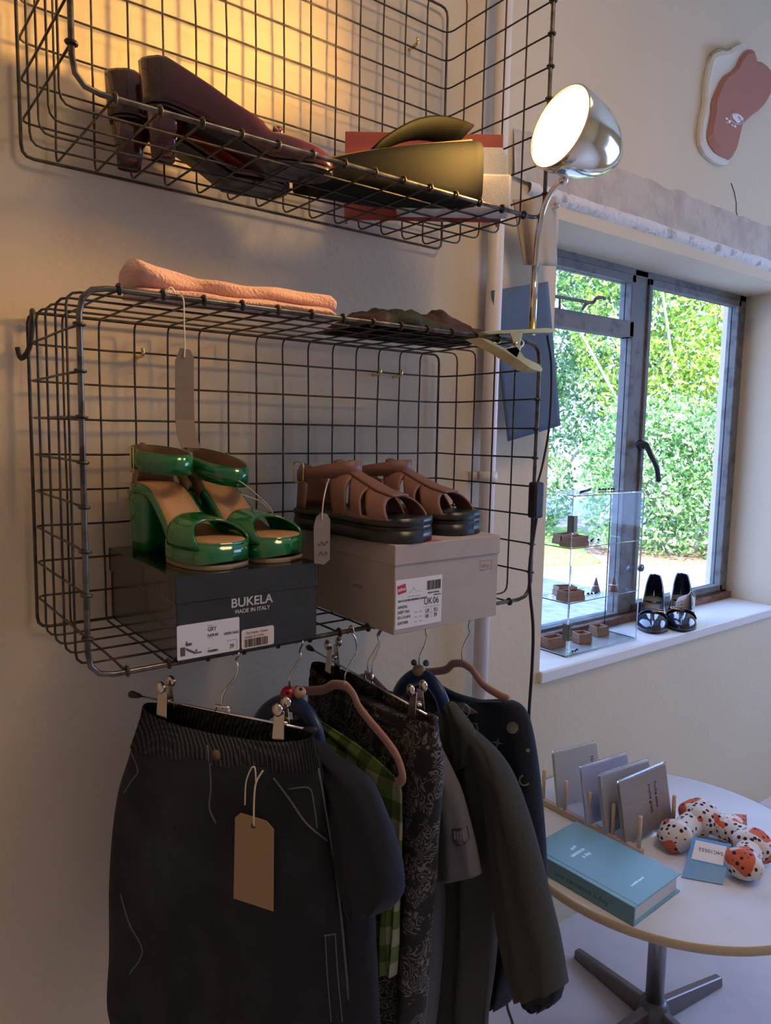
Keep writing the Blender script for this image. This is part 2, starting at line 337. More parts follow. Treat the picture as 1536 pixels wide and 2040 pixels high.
# white pipe on the wall
T = Thing('wall_pipe', 'white painted vertical pipe on the wall right of the baskets', 'pipe', (.82, -.012, 0))
px = .832
T.add('pipe', tube([(px-.012, -.018, 0), (px, -.018, ZC-.005)], .0165, 20), M_PIPE)
for z in (1.17, 2.25): T.add('pipe_clip', join(tube([(px-.004, -.018, z-.012), (px-.004, -.018, z+.012)], .0195, 20), box(px-.03, px+.02, -.002, .014, z-.01, z+.01)), M_PIPE)
# ---------------------------------------------------------------- shoe boxes
def label_plate(T, parent, x, z, w, h, y, r=.002, m=None, name='label', lab=None):
    M = np.eye(4); M[:3, 0] = (1, 0, 0); M[:3, 1] = (0, 0, 1); M[:3, 2] = (0, -1, 0); M[:3, 3] = (x, y, z)
    return T.add(name, prism(rrect(w, h, r), 0, .0003, M), m or M_WHITE, parent, smooth=False, label=lab), M
def tm(x, z, y):
    M = np.eye(4); M[:3, 0] = (1, 0, 0); M[:3, 1] = (0, 0, 1); M[:3, 2] = (0, -1, 0); M[:3, 3] = (x, y, z); return M
def bars_vf(x, z, w, h, y, n, seed):
    r = random.Random(seed); out = []; t = x
    while t < x+w: b = r.choice((.0003, .0005, .0009)); out.append(box(t, t+b, y-.0003, y, z, z+h)); t += b+r.choice((.0004, .0007, .001))
    return join(*out)
zf = .9765
M_BLKBOX = mat('black glossy card', (.012, .013, .016), .22, coat=.35, bump=(90, .35, .0012), noise=(8, (.02, .024, .03), .4, .7))
bx0, bx1, by0, by1, bz1 = .0535, .255, -.270, -.008, 1.083
T = Thing('shoe_box', 'glossy black shoe box under the green heeled sandals', 'shoe box', ((bx0+bx1)/2, (by0+by1)/2, zf))
T.add('box_body', box(bx0+.002, bx1-.002, by0+.002, by1-.002, zf, bz1-.03), M_BLKBOX, smooth=False, bevel=.0012)
T.add('lid', box(bx0, bx1, by0, by1, bz1-.034, bz1), M_BLKBOX, smooth=False, bevel=.0015)
y = by0+.0018
M_SILV = mat('silver print', (.72, .68, .62), .35, .5)
text(T, 'BUKELA', .0165, tm(.126, 1.036, y), M_SILV, None, name='brand_lettering', bold=.0002)
text(T, 'MADE IN ITALY', .0072, tm(.1315, 1.0275, y), M_SILV, None, name='brand_lettering', bold=.0001)
lb, _ = label_plate(T, None, .0555, .980, .082, .043, y, lab='white size label with a small sandal picture')
y2 = y-.0004
for s, x, z, sz in (('GRY', .0945, 1.0105, .0075), ('NAPLAK', .0945, 1.0035, .0048), ('GREEN 56021', .116, 1.0025, .0044), ('39', .1235, .984, .008), ('FIAMMA', .0945, .9835, .0048)):
    text(T, s, sz, tm(x, z, y2), M_INK, lb, .0001, sx=.8, bold=.00012)
[T.add('printed_line', box(a, b, y2-.0001, y2, c, d), M_INK, lb, smooth=False) for a, b, c, d in ((.121, .134, .9945, .9948), (.1337, .134, .982, .9948), (.121, .1213, .993, .9948), (.0945, .101, 1.0175, 1.018), (.0945, .101, 1.0018, 1.0021), (.0945, .098, .989, .9893))]
def sand_pic():
    pts = [(.062, .985, .0655, .997)]
    o = [box(.0592, .0655, y2-.0001, y2, .9845, .9955)]
    o.append(plate([(.0655, y2, .994), (.068, y2, .9935), (.079, y2, .987), (.0865, y2, .987), (.0865, y2, .985), (.077, y2, .985), (.067, y2, .991)], .0001, (0, -1, 0)))
    o.append(plate([(.0655, y2, .998), (.067, y2, 1.003), (.068, y2, 1.0025), (.068, y2, 1.0), (.074, y2, .9995), (.074, y2, .9965), (.0675, y2, .996)], .0001, (0, -1, 0)))
    o.append(plate([(.0775, y2, .9875), (.0795, y2, .9915), (.0815, y2, .988)], .0001, (0, -1, 0)))
    return join(*o)
T.add('sandal_picture', sand_pic(), mat('picture olive', (.10, .10, .07), .6), lb, smooth=False)
lb, _ = label_plate(T, None, .1405, .9795, .0465, .0255, y, .003, lab='cream barcode sticker', m=mat('cream sticker', (.80, .70, .62), .5))
text(T, 'Gry Heels - Green', .0046, tm(.1465, .9985, y2), M_INK, lb, .0001, sx=.9)
text(T, '£160.00 | 39  1137470', .0033, tm(.145, .9935, y2), M_INK, lb, .0001, sx=.9)
T.add('barcode', bars_vf(.1445, .9815, .033, .0105, y2, 0, 3), M_INK, lb, smooth=False)
# tan box
hx0, hx1, hy0, hy1, hz0, hz1 = .3475, .5555, -.3185, -.01, zf, 1.1045
M_TAN = mat('taupe card', (.47, .41, .35), .7, noise=(30, (.43, .375, .32), .4, .7))
T = Thing('shoe_box', 'taupe cardboard shoe box under the tan fisherman sandals', 'shoe box', ((hx0+hx1)/2, (hy0+hy1)/2, zf))
T.add('box_body', box(hx0+.002, hx1-.002, hy0+.002, hy1-.002, hz0, hz1-.02), M_TAN, smooth=False, bevel=.001)
T.add('lid', box(hx0, hx1, hy0, hy1, hz1-.029, hz1), M_TAN, smooth=False, bevel=.0015)
y = hy0+.0018
M_RED = mat('red print', (.55, .03, .05), .5)
M_FADE = mat('faded red print', (.40, .24, .22), .6)
lb, _ = label_plate(T, None, .3515, .984, .086, .0705, y, .0005, lab='white size label reading UK 06')
y2 = y-.0004
Mr = tm(.3555, 1.0335, y2); R = Matrix.Rotation(math.radians(10), 4, 'Z'); Mr = Mr @ np.array(R)
T.add('logo', prism([(0, 0), (.0155, 0), (.0155, .0125), (0, .0125)], 0, .0001, Mr), M_RED, lb, smooth=False)
text(T, 'fitflop', .0062, Mr @ np.array(Matrix.Translation((.0008, .004, .0001))), M_WHITE, lb, .0001, sx=.95, bold=.0001)
for s, x, z, sz in (('GEN-FF LEATHER FISHERMAN SANDALS', .3555, 1.0225, .0042), ('SANDAL', .3555, 1.0135, .0055), ('DEEP TAN', .3555, 1.006, .0055), ('IZ1-C15-060', .3555, .9985, .0052), ('LEATHER', .3555, .9905, .0055),
                    ('UK', .4035, 1.0135, .0135), ('06', .4205, 1.0135, .0135), ('US', .4065, 1.0015, .0075), ('EU', .4225, 1.0015, .0075), ('08', .4065, .9935, .0075), ('39', .4225, .9935, .0075), ('MADE IN VIETNAM', .4105, 1.029, .003), ('FITFLOP LTD', .4215, 1.025, .0028)):
    text(T, s, sz, tm(x, z, y2), M_INK, lb, .0001, sx=.72 if len(s) > 20 else .85, bold=.00012)
T.add('barcode', bars_vf(.4085, 1.0345, .026, .0135, y2, 0, 9), M_INK, lb, smooth=False)
T.add('table_lines', join(*[box(a, b, y2-.0001, y2, c, d) for a, b, c, d in ((.4035, .4345, 1.0095, 1.0098), (.4035, .4345, 1.0, 1.0002), (.418, .4182, .992, 1.0095), (.373, .397, 1.0285, 1.029))]+[box(.386+i*.009, .391+i*.009, y2-.0001, y2, z, z+.0006) for i in range(2) for z in (.9905, .9975, 1.0045)]), M_INK, lb, smooth=False)
T.add('sandal_picture', tube(smoothpath([(.374, y2, 1.0345), (.381, y2, 1.037), (.384, y2, 1.042), (.387, y2, 1.037), (.397, y2, 1.0345)], 4), .00025, 4), mat('grey ink', (.4, .4, .4), .6), lb)
T.add('stamp', join(*[box(a, b, y-.0002, y, c, d) for a, b, c, d in ((.514, .5395, 1.052, 1.053), (.514, .5395, 1.066, 1.067), (.514, .515, 1.052, 1.067), (.5385, .5395, 1.052, 1.067))]), M_FADE, smooth=False)
text(T, 'fitflop', .009, tm(.517, 1.056, y), M_FADE, None, .0001, name='stamp_lettering', sx=.8)
text(T, 'FITFLOP', .007, xf_M if False else np.array([[0, 0, -1, hx0+.0018], [-1, 0, 0, -.215], [0, 1, 0, 1.028], [0, 0, 0, 1.]]), mat('grey print', (.2, .17, .14), .6), None, .0001, name='side_lettering')
T.add('lid_print', prism([(.413+.022*math.cos(t), hy0+.028*max(0, math.sin(t))+.0006) for t in np.linspace(0, PI, 12)], hz1, hz1+.0003), mat('pink red print', (.55, .12, .13), .5), smooth=False)
# ---------------------------------------------------------------- shoes
def halfw(t, W, toe=.55, pointed=False):   # half width of the footprint at t
    if pointed: prof = [(0, .0), (.02, .45), (.06, .66), (.15, .74), (.35, .70), (.5, .80), (.65, .98), (.75, 1.0), (.85, .84), (.93, .58), (.98, .32), (1, .0)]
    else: prof = [(0, .0), (.015, .40), (.05, .62), (.12, .74), (.3, .70), (.5, .78), (.68, .98), (.78, 1.0), (.88, .93), (.95, .74), (.985, .45), (1, 0)]
    return W*np.interp(t, [p[0] for p in prof], [p[1] for p in prof])
def tt(n): return .5-.5*np.cos(np.linspace(0, PI, n))
def slab(L, W, top, bot, m=None, n=40, t0=0, t1=1, pointed=False, inset=0, skew=.0):
    T0 = tt(n)*(t1-t0)+t0; A = []
    for t in T0:
        w = max(halfw(t, W, pointed=pointed)-inset, .0005) if 0 < t < 1 else .0006
        c = skew*math.sin(t*PI)
        A.append([(t*L, c-w, bot(t)), (t*L, c-w, top(t)), (t*L, c-w*.5, top(t)), (t*L, c, top(t)), (t*L, c+w*.5, top(t)), (t*L, c+w, top(t)), (t*L, c+w, bot(t)), (t*L, c, bot(t)), (t*L, c-w, bot(t))])
    v, f = grid(A); k = len(A[0]); f += [tuple(range(k-1)), tuple(range((n-1)*k, (n-1)*k+k-1))]
    return v, f
def arc_strap(L, W, base, h, ta, tb, ph0, ph1, nt_=8, nph=18, th=.0022, wscale=1.0, pointed=False):
    """patch of the upper: ta(phi), tb(phi) edges along the shoe; phi -90 (one side of the sole) .. 90 (other side)"""
    out = []
    for off in (0, th):
        A = []
        for j in range(nph+1):
            ph = ph0+(ph1-ph0)*j/nph; row = []
            for i in range(nt_+1):
                t = ta(ph)+(tb(ph)-ta(ph))*i/nt_; w = halfw(min(max(t, .01), .99), W, pointed=pointed)*wscale+off; a = math.radians(ph)
                s = math.copysign(abs(math.sin(a))**.8, a); row.append((t*L, w*s, base(t)+(h(t)+off)*max(0, math.cos(a))**.75))
            A.append(row)
        out.append(A)
    a, b = out; na, nb = nph+1, nt_+1
    va, fa = grid(a); vb, fb = grid(b); n = len(va); f = [q[::-1] for q in fa]+[tuple(i+n for i in q) for q in fb]
    rim = [i*nb for i in range(na)]+[(na-1)*nb+j for j in range(1, nb)]+[i*nb+nb-1 for i in range(na-2, -1, -1)]+[j for j in range(nb-2, 0, -1)]
    f += [(rim[i], rim[(i+1) % len(rim)], rim[(i+1) % len(rim)]+n, rim[i]+n) for i in range(len(rim))]
    return np.concatenate([va, vb]), f
def band(path, up, width, th=.002):   # flat band swept along path, width along up
    P = np.array(path, float); up = np.broadcast_to(np.array(up, float), P.shape); T_ = np.gradient(P, axis=0); T_ /= np.linalg.norm(T_, axis=1)[:, None]
    N_ = np.cross(T_, up); N_ /= np.linalg.norm(N_, axis=1)[:, None]; w = np.broadcast_to(np.array(width, float), (len(P),))
    A = [[P[i]-up[i]*w[i]/2, P[i]+up[i]*w[i]/2, P[i]+up[i]*w[i]/2+N_[i]*th, P[i]-up[i]*w[i]/2+N_[i]*th, P[i]-up[i]*w[i]/2] for i in range(len(P))]
    v, f = grid(A); return v, f+[(0, 1, 2, 3), tuple(len(v)-5+i for i in (0, 1, 2, 3))]
M_GREEN = mat('green patent', (.004, .17, .045), .16, coat=1.0, bump=(60, .12, .001))
M_INS = mat('tan insole', (.58, .33, .16), .5, noise=(20, (.50, .28, .13), .4, .7))
M_LIN = mat('brown lining', (.22, .13, .07), .75)
M_EDGE = mat('sole edge', (.26, .20, .13), .6)
def heeled_sandal(name, label, M, side, group):
    L, W, H = .225, .042, .098; dx, dz = (.004, 0) if side < 0 else (.012, .018)
    T = Thing(name, label, 'sandal', M[:3, 3], group)
    A = lambda n, vf, m, **k: T.add(n, xf(vf, M), m, **k)
    def ins(t): return .034+(H-.034)*(1 if t < .18 else max(0., 1-((t-.18)/.44))**1.0*(1+.35*math.sin(PI*min(1, (t-.18)/.44))) if t < .62 else 0)
    plat = lambda t: .032 if t > .6 else .032+(ins(t)-.036)*.0
    A('platform_sole', slab(L, W+.002, lambda t: .0315, lambda t: .006+.016*max(0, (t-.88)/.12)**2*.3, t0=.56, n=24, pointed=False), M_GREEN)
    A('outsole', slab(L, W+.001, lambda t: .006, lambda t: .0, t0=.56, n=24), M_EDGE)
    sh = A('sole', slab(L, W, lambda t: ins(t), lambda t: ins(t)-(.012 if t < .66 else .004), n=50), M_GREEN)
    A('insole', slab(L, W, lambda t: ins(t)+.0012, lambda t: ins(t)-.001, n=50, inset=.004), M_INS)
    if side > 0: text(T, 'GRY', .014, M @ np.array([[0, -1, 0, .045], [-1, 0, 0, .012], [0, 0, -1, ins(.1)+.0015], [0, 0, 0, 1.]]) @ np.diag([-1, 1, -1, 1.]), mat('gold stamp', (.5, .33, .1), .4), None, .0001, name='insole_lettering')
    P = []
    for z, x0, x1, w in ((0, .002, .050, .024), (.02, .002, .051, .025), (.06, .0, .055, .028), (H-.010, -.001, .062, .030)):
        P.append([((x0+x1)/2+(x1-x0)/2*math.copysign(abs(math.cos(a))**.5, math.cos(a)), w*math.copysign(abs(math.sin(a))**.6, math.sin(a)), z) for a in np.linspace(0, 2*PI, 25)[:-1]])
    v = np.array(P).reshape(-1, 3); f = [(i*24+j, i*24+(j+1) % 24, (i+1)*24+(j+1) % 24, (i+1)*24+j) for i in range(3) for j in range(24)]+[tuple(range(24)), tuple(range(72, 96))]
    A('heel', (v, f), M_GREEN)
    A('toe_strap', arc_strap(L, W+.002, lambda t: .026, lambda t: .031-.03*(t-.72), lambda p: .57+.05*(p/90)**2, lambda p: .91-.15*math.cos(math.radians(p))**2, -90, 90, 10, 22, .003), M_GREEN, )
    # heel counter rising from the insole to the ankle strap
    ang = np.radians(np.linspace(100, 260, 18)); cyl = [[(.045+.047*math.cos(a)*(1-.1*u), .031*math.sin(a)*(1-.12*u), H-.004+(.062-.045*abs(math.sin(a))**1.5)*u) for u in np.linspace(0, 1, 5)] for a in ang]
    A('heel_counter', grid(cyl), M_LIN, solid=.002)
    an = np.radians(np.linspace(-180, 180, 37)); tilt = .10
    path = [(.052+(.050+dx)*math.cos(a)+dx*.6, .034*math.sin(a), H+.034-dz*(.6+.4*math.cos(a))-.006*math.cos(a)) for a in an]
    A('ankle_strap', band(path, (0, 0, 1), .028, .0025), M_GREEN)
    A('strap_lining', band([(p[0]*.985+.0007, p[1]*.96, p[2]) for p in path], (0, 0, 1), .026, .001), M_LIN)
    b = side*.035; A('buckle', join(tube([(.035, b, H+.016-dz*.6), (.035, b, H+.052-dz*.6)], .0013), tube([(.045, b*1.04, H+.016-dz*.6), (.045, b*1.04, H+.052-dz*.6)], .0013)), M_BRASS, label='thin gold buckle')
    A('side_strap', band(smoothpath([(.03, -side*.031, H+.035), (.055, -side*.033, H+.012), (.07, -side*.031, H-.012)], 5), (.6, 0, .8), .022, .002), M_LIN)
    return T
g = 'green patent heeled sandals'
heeled_sandal('heeled_sandal', 'green patent heeled sandal, left of the pair on the black box', frame((.095, -.038, 1.0835), (.17, -.98, 0)), -1, g)
heeled_sandal('heeled_sandal', 'green patent heeled sandal, right of the pair, next to the taupe box', frame((.172, -.032, 1.0835), (.22, -.97, 0)), 1, g)
M_STRAP = mat('tan leather', (.25, .12, .085), .5, bump=(120, .15, .0008), noise=(15, (.20, .095, .07), .4, .7))
M_RUB = mat('black rubber sole', (.010, .013, .015), .35)
def fisherman(label, M, side):
    L, W = .250, .047; T = Thing('fisherman_sandal', label, 'sandal', M[:3, 3], 'tan fisherman sandals')
    A = lambda n, vf, m, **k: T.add(n, xf(vf, M), m, **k)
    A('sole', join(slab(L, W+.004, lambda t: .017, lambda t: .0, n=40), slab(L, W+.001, lambda t: .026, lambda t: .016, n=40), slab(L, W+.005, lambda t: .031+.004*(t > .9), lambda t: .024, n=40)), M_RUB)
    A('insole', slab(L, W, lambda t: .033, lambda t: .029, n=40, inset=.002), M_RUB)
    base = lambda t: .024; h = lambda t: np.interp(t, [.2, .35, .5, .7, .85], [.088, .080, .062, .042, .034])
    gp = lambda p: .024*min(1, max(0, (abs(p)-22)/30))
    for i, (a0, a1, c) in enumerate(((.33, .49, 1), (.49, .635, 1), (.635, .80, 0))):
        A('cross_strap', arc_strap(L, W, base, h, lambda p: a0+.10*abs(p/90)**1.6+(gp(p) if i else 0), lambda p: a1+.10*abs(p/90)**1.6-gp(p)*c, -90, 90, 8, 22, .003), M_STRAP)
    A('centre_strap', arc_strap(L, W, base, lambda t: h(t)+.003, lambda p: .33, lambda p: .83, -17, 17, 16, 6, .003), M_STRAP)
    A('side_panel', arc_strap(L, W, base, lambda t: h(t)-.001, lambda p: .50, lambda p: .93-.25*0, -90, -80, 14, 3, .003), M_STRAP)
    ang = np.radians(np.linspace(95, 265, 20)); A('heel_counter', grid([[(.045+.045*math.cos(a)*(1-.06*u), .034*math.sin(a)*(1-.12*u), .030+(.072-.030*abs(math.sin(a))**2)*u) for u in np.linspace(0, 1, 5)] for a in ang]), M_STRAP, solid=.003)
    path = [(.060+.058*math.cos(a), .036*math.sin(a), .090+.008*math.cos(a)) for a in np.radians(np.linspace(-180, 180, 41))]
    A('ankle_strap', band(path, (0, 0, 1), [.017+.008*math.cos(a/2)**4 for a in np.radians(np.linspace(-180, 180, 41))], .003), M_STRAP)
    s = side*.040
    A('buckle', tube([(x, s, z) for x, z in roundcorner([(.022, .076), (.044, .076), (.044, .106), (.022, .106)], .006, 3, True)] if False else [(p[0], s, p[1]) for p in roundcorner([(.022, .074), (.044, .074), (.044, .106), (.022, .106)], .006, 3, True)], .0014, 6, closed=True), M_BRASS, label='brass buckle')
    return T
fisherman('tan leather fisherman sandal with a visible buckle, left of the pair on the taupe box', frame((.345, -.075, hz1+.0008), (.21, -.98, 0)), -1)
fisherman('tan leather fisherman sandal, right of the pair, nearest the mesh end of the basket', frame((.458, -.055, hz1+.0008), (.24, -.97, 0)), -1)
def rise(t): return 0
def pump(T, M, L, W, H, m, mlin, mheel, pointed, th=.003, open_t=.60, taper=.8, hk=1.0):
    A = lambda n, vf, mm, **k: T.add(n, xf(vf, M), mm, **k)
    def ins(t): return .006+(H-.006)*(1 if t < .12 else (1-((t-.12)/.52)) if t < .64 else 0)*1.0+(.0 if t < .12 or t > .64 else H*.10*math.sin(PI*(t-.12)/.52))
    def hh(t): return np.interp(t, [0, .4, .6], [hk, hk, 1])*np.interp(t, [0, .1, .25, .45, .6, .75, .9, 1], [.058, .060, .052, .043, .044, .040, .030, .016])
    def side_(sg):
        Ao = []
        for t in np.concatenate([tt(36)]):
            w = max(halfw(t, W, pointed=pointed), .0008); pm = 90 if t > open_t+.04 else np.interp(t, [0, .1, .5, open_t, open_t+.04], [60, 48, 44, 56, 90])
            row = []
            for i in range(11):
                ph = math.radians(pm*i/10); row.append((t*L+(-.004*math.sin(ph) if t < .1 else 0), sg*w*math.cos(ph)**.7*(1-(1-np.interp(t, [0, .30], [taper, 1]))*math.sin(ph)), ins(t)+hh(t)*math.sin(ph)**.9/(math.sin(math.radians(min(pm, 90)))**.9 if t < open_t else 1)))
            Ao.append(row)
        return grid(Ao)
    A('upper', join(side_(1), side_(-1)), m, solid=th)
    A('outsole', slab(L, W, lambda t: ins(t), lambda t: ins(t)-.005, n=50, pointed=pointed), M_BLACK)
    A('insole', slab(L, W, lambda t: ins(t)+.003, lambda t: ins(t)+.001, n=50, pointed=pointed, inset=.004), mlin)
    P = []
    for z, x0, x1, w in ((0, .010, .040, .016), (H*.4, .008, .044, .018), (H-.004, .002, .062, .027)):
        P.append([((x0+x1)/2+(x1-x0)/2*math.copysign(abs(math.cos(a))**.7, math.cos(a)), w*math.copysign(abs(math.sin(a))**.7, math.sin(a)), z) for a in np.linspace(0, 2*PI, 21)[:-1]])
    v = np.array(P).reshape(-1, 3); f = [(i*20+j, i*20+(j+1) % 20, (i+1)*20+(j+1) % 20, (i+1)*20+j) for i in range(2) for j in range(20)]+[tuple(range(20)), tuple(range(40, 60))]
    A('heel', (v, f), mheel)
    return ins, hh
M_BURG = mat('burgundy patent', (.028, .004, .006), .18, coat=.7, noise=(6, (.065, .008, .008), .45, .65))
M_NUDE = mat('nude lining', (.35, .27, .20), .6)
for lab, o, dr in (('burgundy patent heeled pump with a bow, lying nearer in the upper basket', (.086, -.094, 1.6165), (.90, -.36, 0)), ('burgundy patent pump half hidden behind the nearer one in the upper basket', (.060, -.036, 1.6165), (.96, -.17, 0))):
    M = frame(o, dr); T = Thing('pump', lab, 'shoe', o, 'burgundy pumps in the upper basket')
    pump(T, M, .255, .040, .062, M_BURG, M_NUDE, M_BURG, False, open_t=.62)
    bw = []
    for s in (-1, 1):
        bw.append(grid([[(.175+.012*math.sin(v_*PI)+.004*s, s*.024*u, .052-.010*u+.010*math.sin(PI*u)*math.cos(2*PI*v_)) for v_ in np.linspace(0, 1, 9)] for u in np.linspace(0, 1, 6)]))
        bw.append(grid([[(.175+.028*u+.003*k, s*.016*u+.006*k, .05-.008*u) for k in (0, 1)] for u in np.linspace(0, 1, 4)]))
    T.add('bow', xf(join(*bw, sphere((.178, 0, .054), .007, 8)), M), M_BURG, solid=.0015)
M_NAVYPAT = mat('dark navy patent', (.012, .016, .035), .14, coat=1)
for i, (lab, a) in enumerate((('dark patent pump with gold buckle, left of the pair on the sill', (1.760, .165, WZ0+.001)), ('dark patent pump with a paper tag inside, right of the pair on the sill', (1.850, .128, WZ0+.001)))):
    dr = (-.80, -.50, 0); M = frame(a, dr); T = Thing('pump', lab, 'shoe', a, 'dark pumps on the window sill')
    pump(T, M, .222, .043, .062, M_NAVYPAT, mat('grey lining', (.34, .33, .30), .5), M_NAVYPAT, True, open_t=.62, taper=.25, hk=1.25)
    T.add('strap', xf(arc_strap(.222, .043, lambda t: .006, lambda t: .047, lambda p: .64, lambda p: .71, -70, 70, 4, 14, .003, pointed=True), M), M_NAVYPAT)
    s = 1 if i else -1
    T.add('buckle', xf(tube([(.145+x, -s*.016+y_, .052+abs(y_)*0) for x, y_ in roundcorner([(-.012, -.014), (.012, -.014), (.012, .014), (-.012, .014)], .003, 2, True)], .0018, 6, closed=True), M), M_BRASS, label='gold square buckle')
P = [pY(*p, .062) for p in ((1352, 1190), (1375, 1182), (1385, 1192), (1384, 1210), (1372, 1232), (1347, 1222), (1346, 1200))]
T = Thing('swing_tag', 'pale card tag resting inside the right dark pump on the sill', 'tag', P[4])
tg = T.add('card', plate(P, .0006, (0, -1, 0)), M_WHITE, smooth=False)
Mt = np.eye(4); Mt[:3, 0] = (.995, 0, .05); Mt[:3, 1] = (0, 0, 1); Mt[:3, 2] = (0, -1, 0); Mt[:3, 3] = P[6]+np.array([.002, -.0008, -.006])
text(T, 'ROLAND', .009, Mt, M_INK, tg, .0001); Mt = Mt.copy(); Mt[2, 3] -= .009; text(T, 'CARTIER', .009, Mt, M_INK, tg, .0001)
T.add('string', tube(smoothpath([P[1]+np.array([-.012, -.002, -.004]), P[1]+np.array([0, -.004, .008]), P[2]+np.array([.004, 0, 0])], 5), .0012, 5), M_STRING)
# ---------------------------------------------------------------- clamp lamp
LC = pY(1115, 253, -.33); dv = ray(1115, 253); dv /= np.linalg.norm(dv); rp = RT-dv*RT.dot(dv); rp /= np.linalg.norm(rp); up_ = np.cross(rp, dv); nrm = .83*(-.89*rp+.454*up_)-.555*dv; nrm /= np.linalg.norm(nrm)
T = Thing('clamp_lamp', 'lit chrome gooseneck lamp clamped to the right corner of the lower basket', 'lamp', pY(1060, 655, -.254))
a = np.array([0, 0, 1.]); ux = np.cross(a, nrm); ux /= np.linalg.norm(ux)
ML = np.eye(4); ML[:3, 0] = ux; ML[:3, 1] = np.cross(nrm, ux); ML[:3, 2] = nrm; ML[:3, 3] = LC
R0 = .0475*np.linalg.norm(LC-CAM)
prof = [(R0-.001, .002), (R0+.001, .0), (R0*.98, -.025), (R0*.90, -.055), (R0*.72, -.085), (R0*.50, -.105), (R0*.40, -.112), (R0*.34, -.117), (.0001, -.118)]
M_LAMPC = mat('polished lamp metal', (.80, .76, .62), .13, 1)
T.add('lamp_shade', lathe(prof, 40, ML, False), M_LAMPC, solid=.0015)
M_BULB = mat('lit diffuser', (1, .9, .7), .5, emit=((1, .56, .18), LAMP_STRENGTH))
T.add('lit_diffuser', lathe([(R0-.0012, -.0005), (R0*.6, .002), (.0001, .003)], 40, ML, False), M_BULB)
light('lamp_beam', 'AREA', tuple(LC+nrm*.006), 5.2, (1, .53, .13), tuple(nrm), shape='DISK', size=.13, spread=math.radians(122))
NK = [pY(1060, 656, -.254), pY(1062, 600, -.254), pY(1066, 530, -.254), pY(1071, 470, -.255), pY(1083, 415, -.257), pY(1100, 380, -.270), pY(1123, 358, -.290)]
T.add('pole', tube([NK[0]-np.array([0, 0, .01]), NK[2]], .0065, 12), M_LAMPC)
nk = smoothpath(NK[2:], 26); T.add('gooseneck', tube(nk, [.0042+.0010*(i % 2) for i in range(len(nk))], 10), M_CHROME)
T.add('shade_joint', join(tube([NK[-1], NK[-1]+(LC-nrm*.06-NK[-1])*.4], .006, 10), sphere(NK[-1], .008, 8)), M_CHROME)
def jaw(pts, yv, th): return plate([pY(x, y, yv) for x, y in pts], th, (0, 1, 0))
CL = -.285
c1 = np.array([0, 1, 0])
T.add('clamp_jaw', join(jaw([(958, 661), (1000, 658), (1060, 655), (1090, 653), (1108, 656), (1111, 660), (1095, 663), (1060, 663), (1010, 664), (975, 666)], CL, .034), jaw([(1016, 662), (1042, 660), (1036, 688), (1026, 690)], CL, .003)), M_BRASS, smooth=False, bevel=.001, label='brass spring clamp, upper jaw')
T.add('clamp_jaw', join(jaw([(955, 672), (975, 677), (1006, 694), (1030, 690), (1046, 712), (1075, 726), (1081, 734), (1078, 741), (1060, 736), (1030, 715), (1005, 699), (975, 684)], CL, .034), jaw([(1006, 696), (1030, 684), (1040, 690), (1030, 714)], CL, .003)), M_BRASS, smooth=False, bevel=.001, label='brass spring clamp, lower jaw')
T.add('pivot', tube([pY(1028, 686, CL-.002), pY(1028, 686, CL+.036)], .004, 12), M_CHROME)
T.add('spring', tube([pY(1035+8*math.cos(t), 684+8*math.sin(t), CL+.006+t*.0006) for t in np.linspace(0, 8*PI, 60)], .0011, 5), M_CHROME)
cp = [pY(1090, 668, -.27), pY(1098, 720, -.268), pY(1098, 790, -.268), pY(1093, 860, -.268), pY(1080, 930, -.268), pY(1070, 965, -.268)]
M_CORD = mat('black cord', (.02, .022, .025), .45)
T.add('cord', join(tube(smoothpath(cp, 8), .0021, 6), tube(smoothpath([pY(*p, -.268) for p in ((1069, 1030), (1056, 1120), (1056, 1180), (1062, 1250), (1060, 1330), (1054, 1420), (1052, 1500))]+[pY(*p, -.20) for p in ((1035, 1750), (1012, 1930), (1010, 2000), (1018, 2060))]+[np.array([.70, -.15, .02]), np.array([.8, -.03, .012])], 8), .0029, 7)), M_CORD)
sw = pY(1068, 996, -.268); T.add('inline_switch', box(sw[0]-.012, sw[0]+.011, sw[1]-.009, sw[1]+.009, sw[2]-.031, sw[2]+.031), M_BLACK, smooth=False, bevel=.004)
# ---------------------------------------------------------------- upper basket contents
zu = 1.6165
def leanbox(p0, d, L_, h, th, tilt=0):
    d = np.array(d, float); d /= np.linalg.norm(d); n = np.array([-d[1], d[0], 0.]); M = np.eye(4); M[:3, 0] = d; M[:3, 1] = n; M[:3, 2] = (0, 0, 1); M[:3, 3] = p0; return M
M_REDC = mat('dusty red card', (.42, .10, .09), .6)
Mb = leanbox((.447, -.035, zu), (.8, -.6, 0), 0, 0, 0)
T = Thing('box_lid', 'dusty red box lid standing at the back right of the upper basket', 'box', (.5, -.08, zu))
T.add('lid_panel', xf(box(0, .265, 0, .004, .0, .142), Mb), M_REDC, smooth=False, bevel=.001)
T.add('lid_rim', xf(join(box(0, .004, .004, .03, 0, .142), box(.261, .265, .004, .03, 0, .142), box(0, .265, .004, .03, .138, .142)), Mb), M_REDC, smooth=False)
M_GLIT = mat('white glitter fabric', (.74, .72, .72), .35, noise=(900, (.35, .33, .32), .62, .66), bump=(700, .8, .001))
Mb = leanbox((.492, -.115, zu), (.80, -.60, 0), 0, 0, 0)
T = Thing('clutch_bag', 'silver white glitter clutch bag in front of the red lid', 'bag', (.56, -.16, zu))
T.add('body', xf(join(prism([(0, -.035), (.185, -.035), (.19, .02), (.005, .02)], .0, .055)), Mb), M_GLIT, smooth=False, bevel=.004)
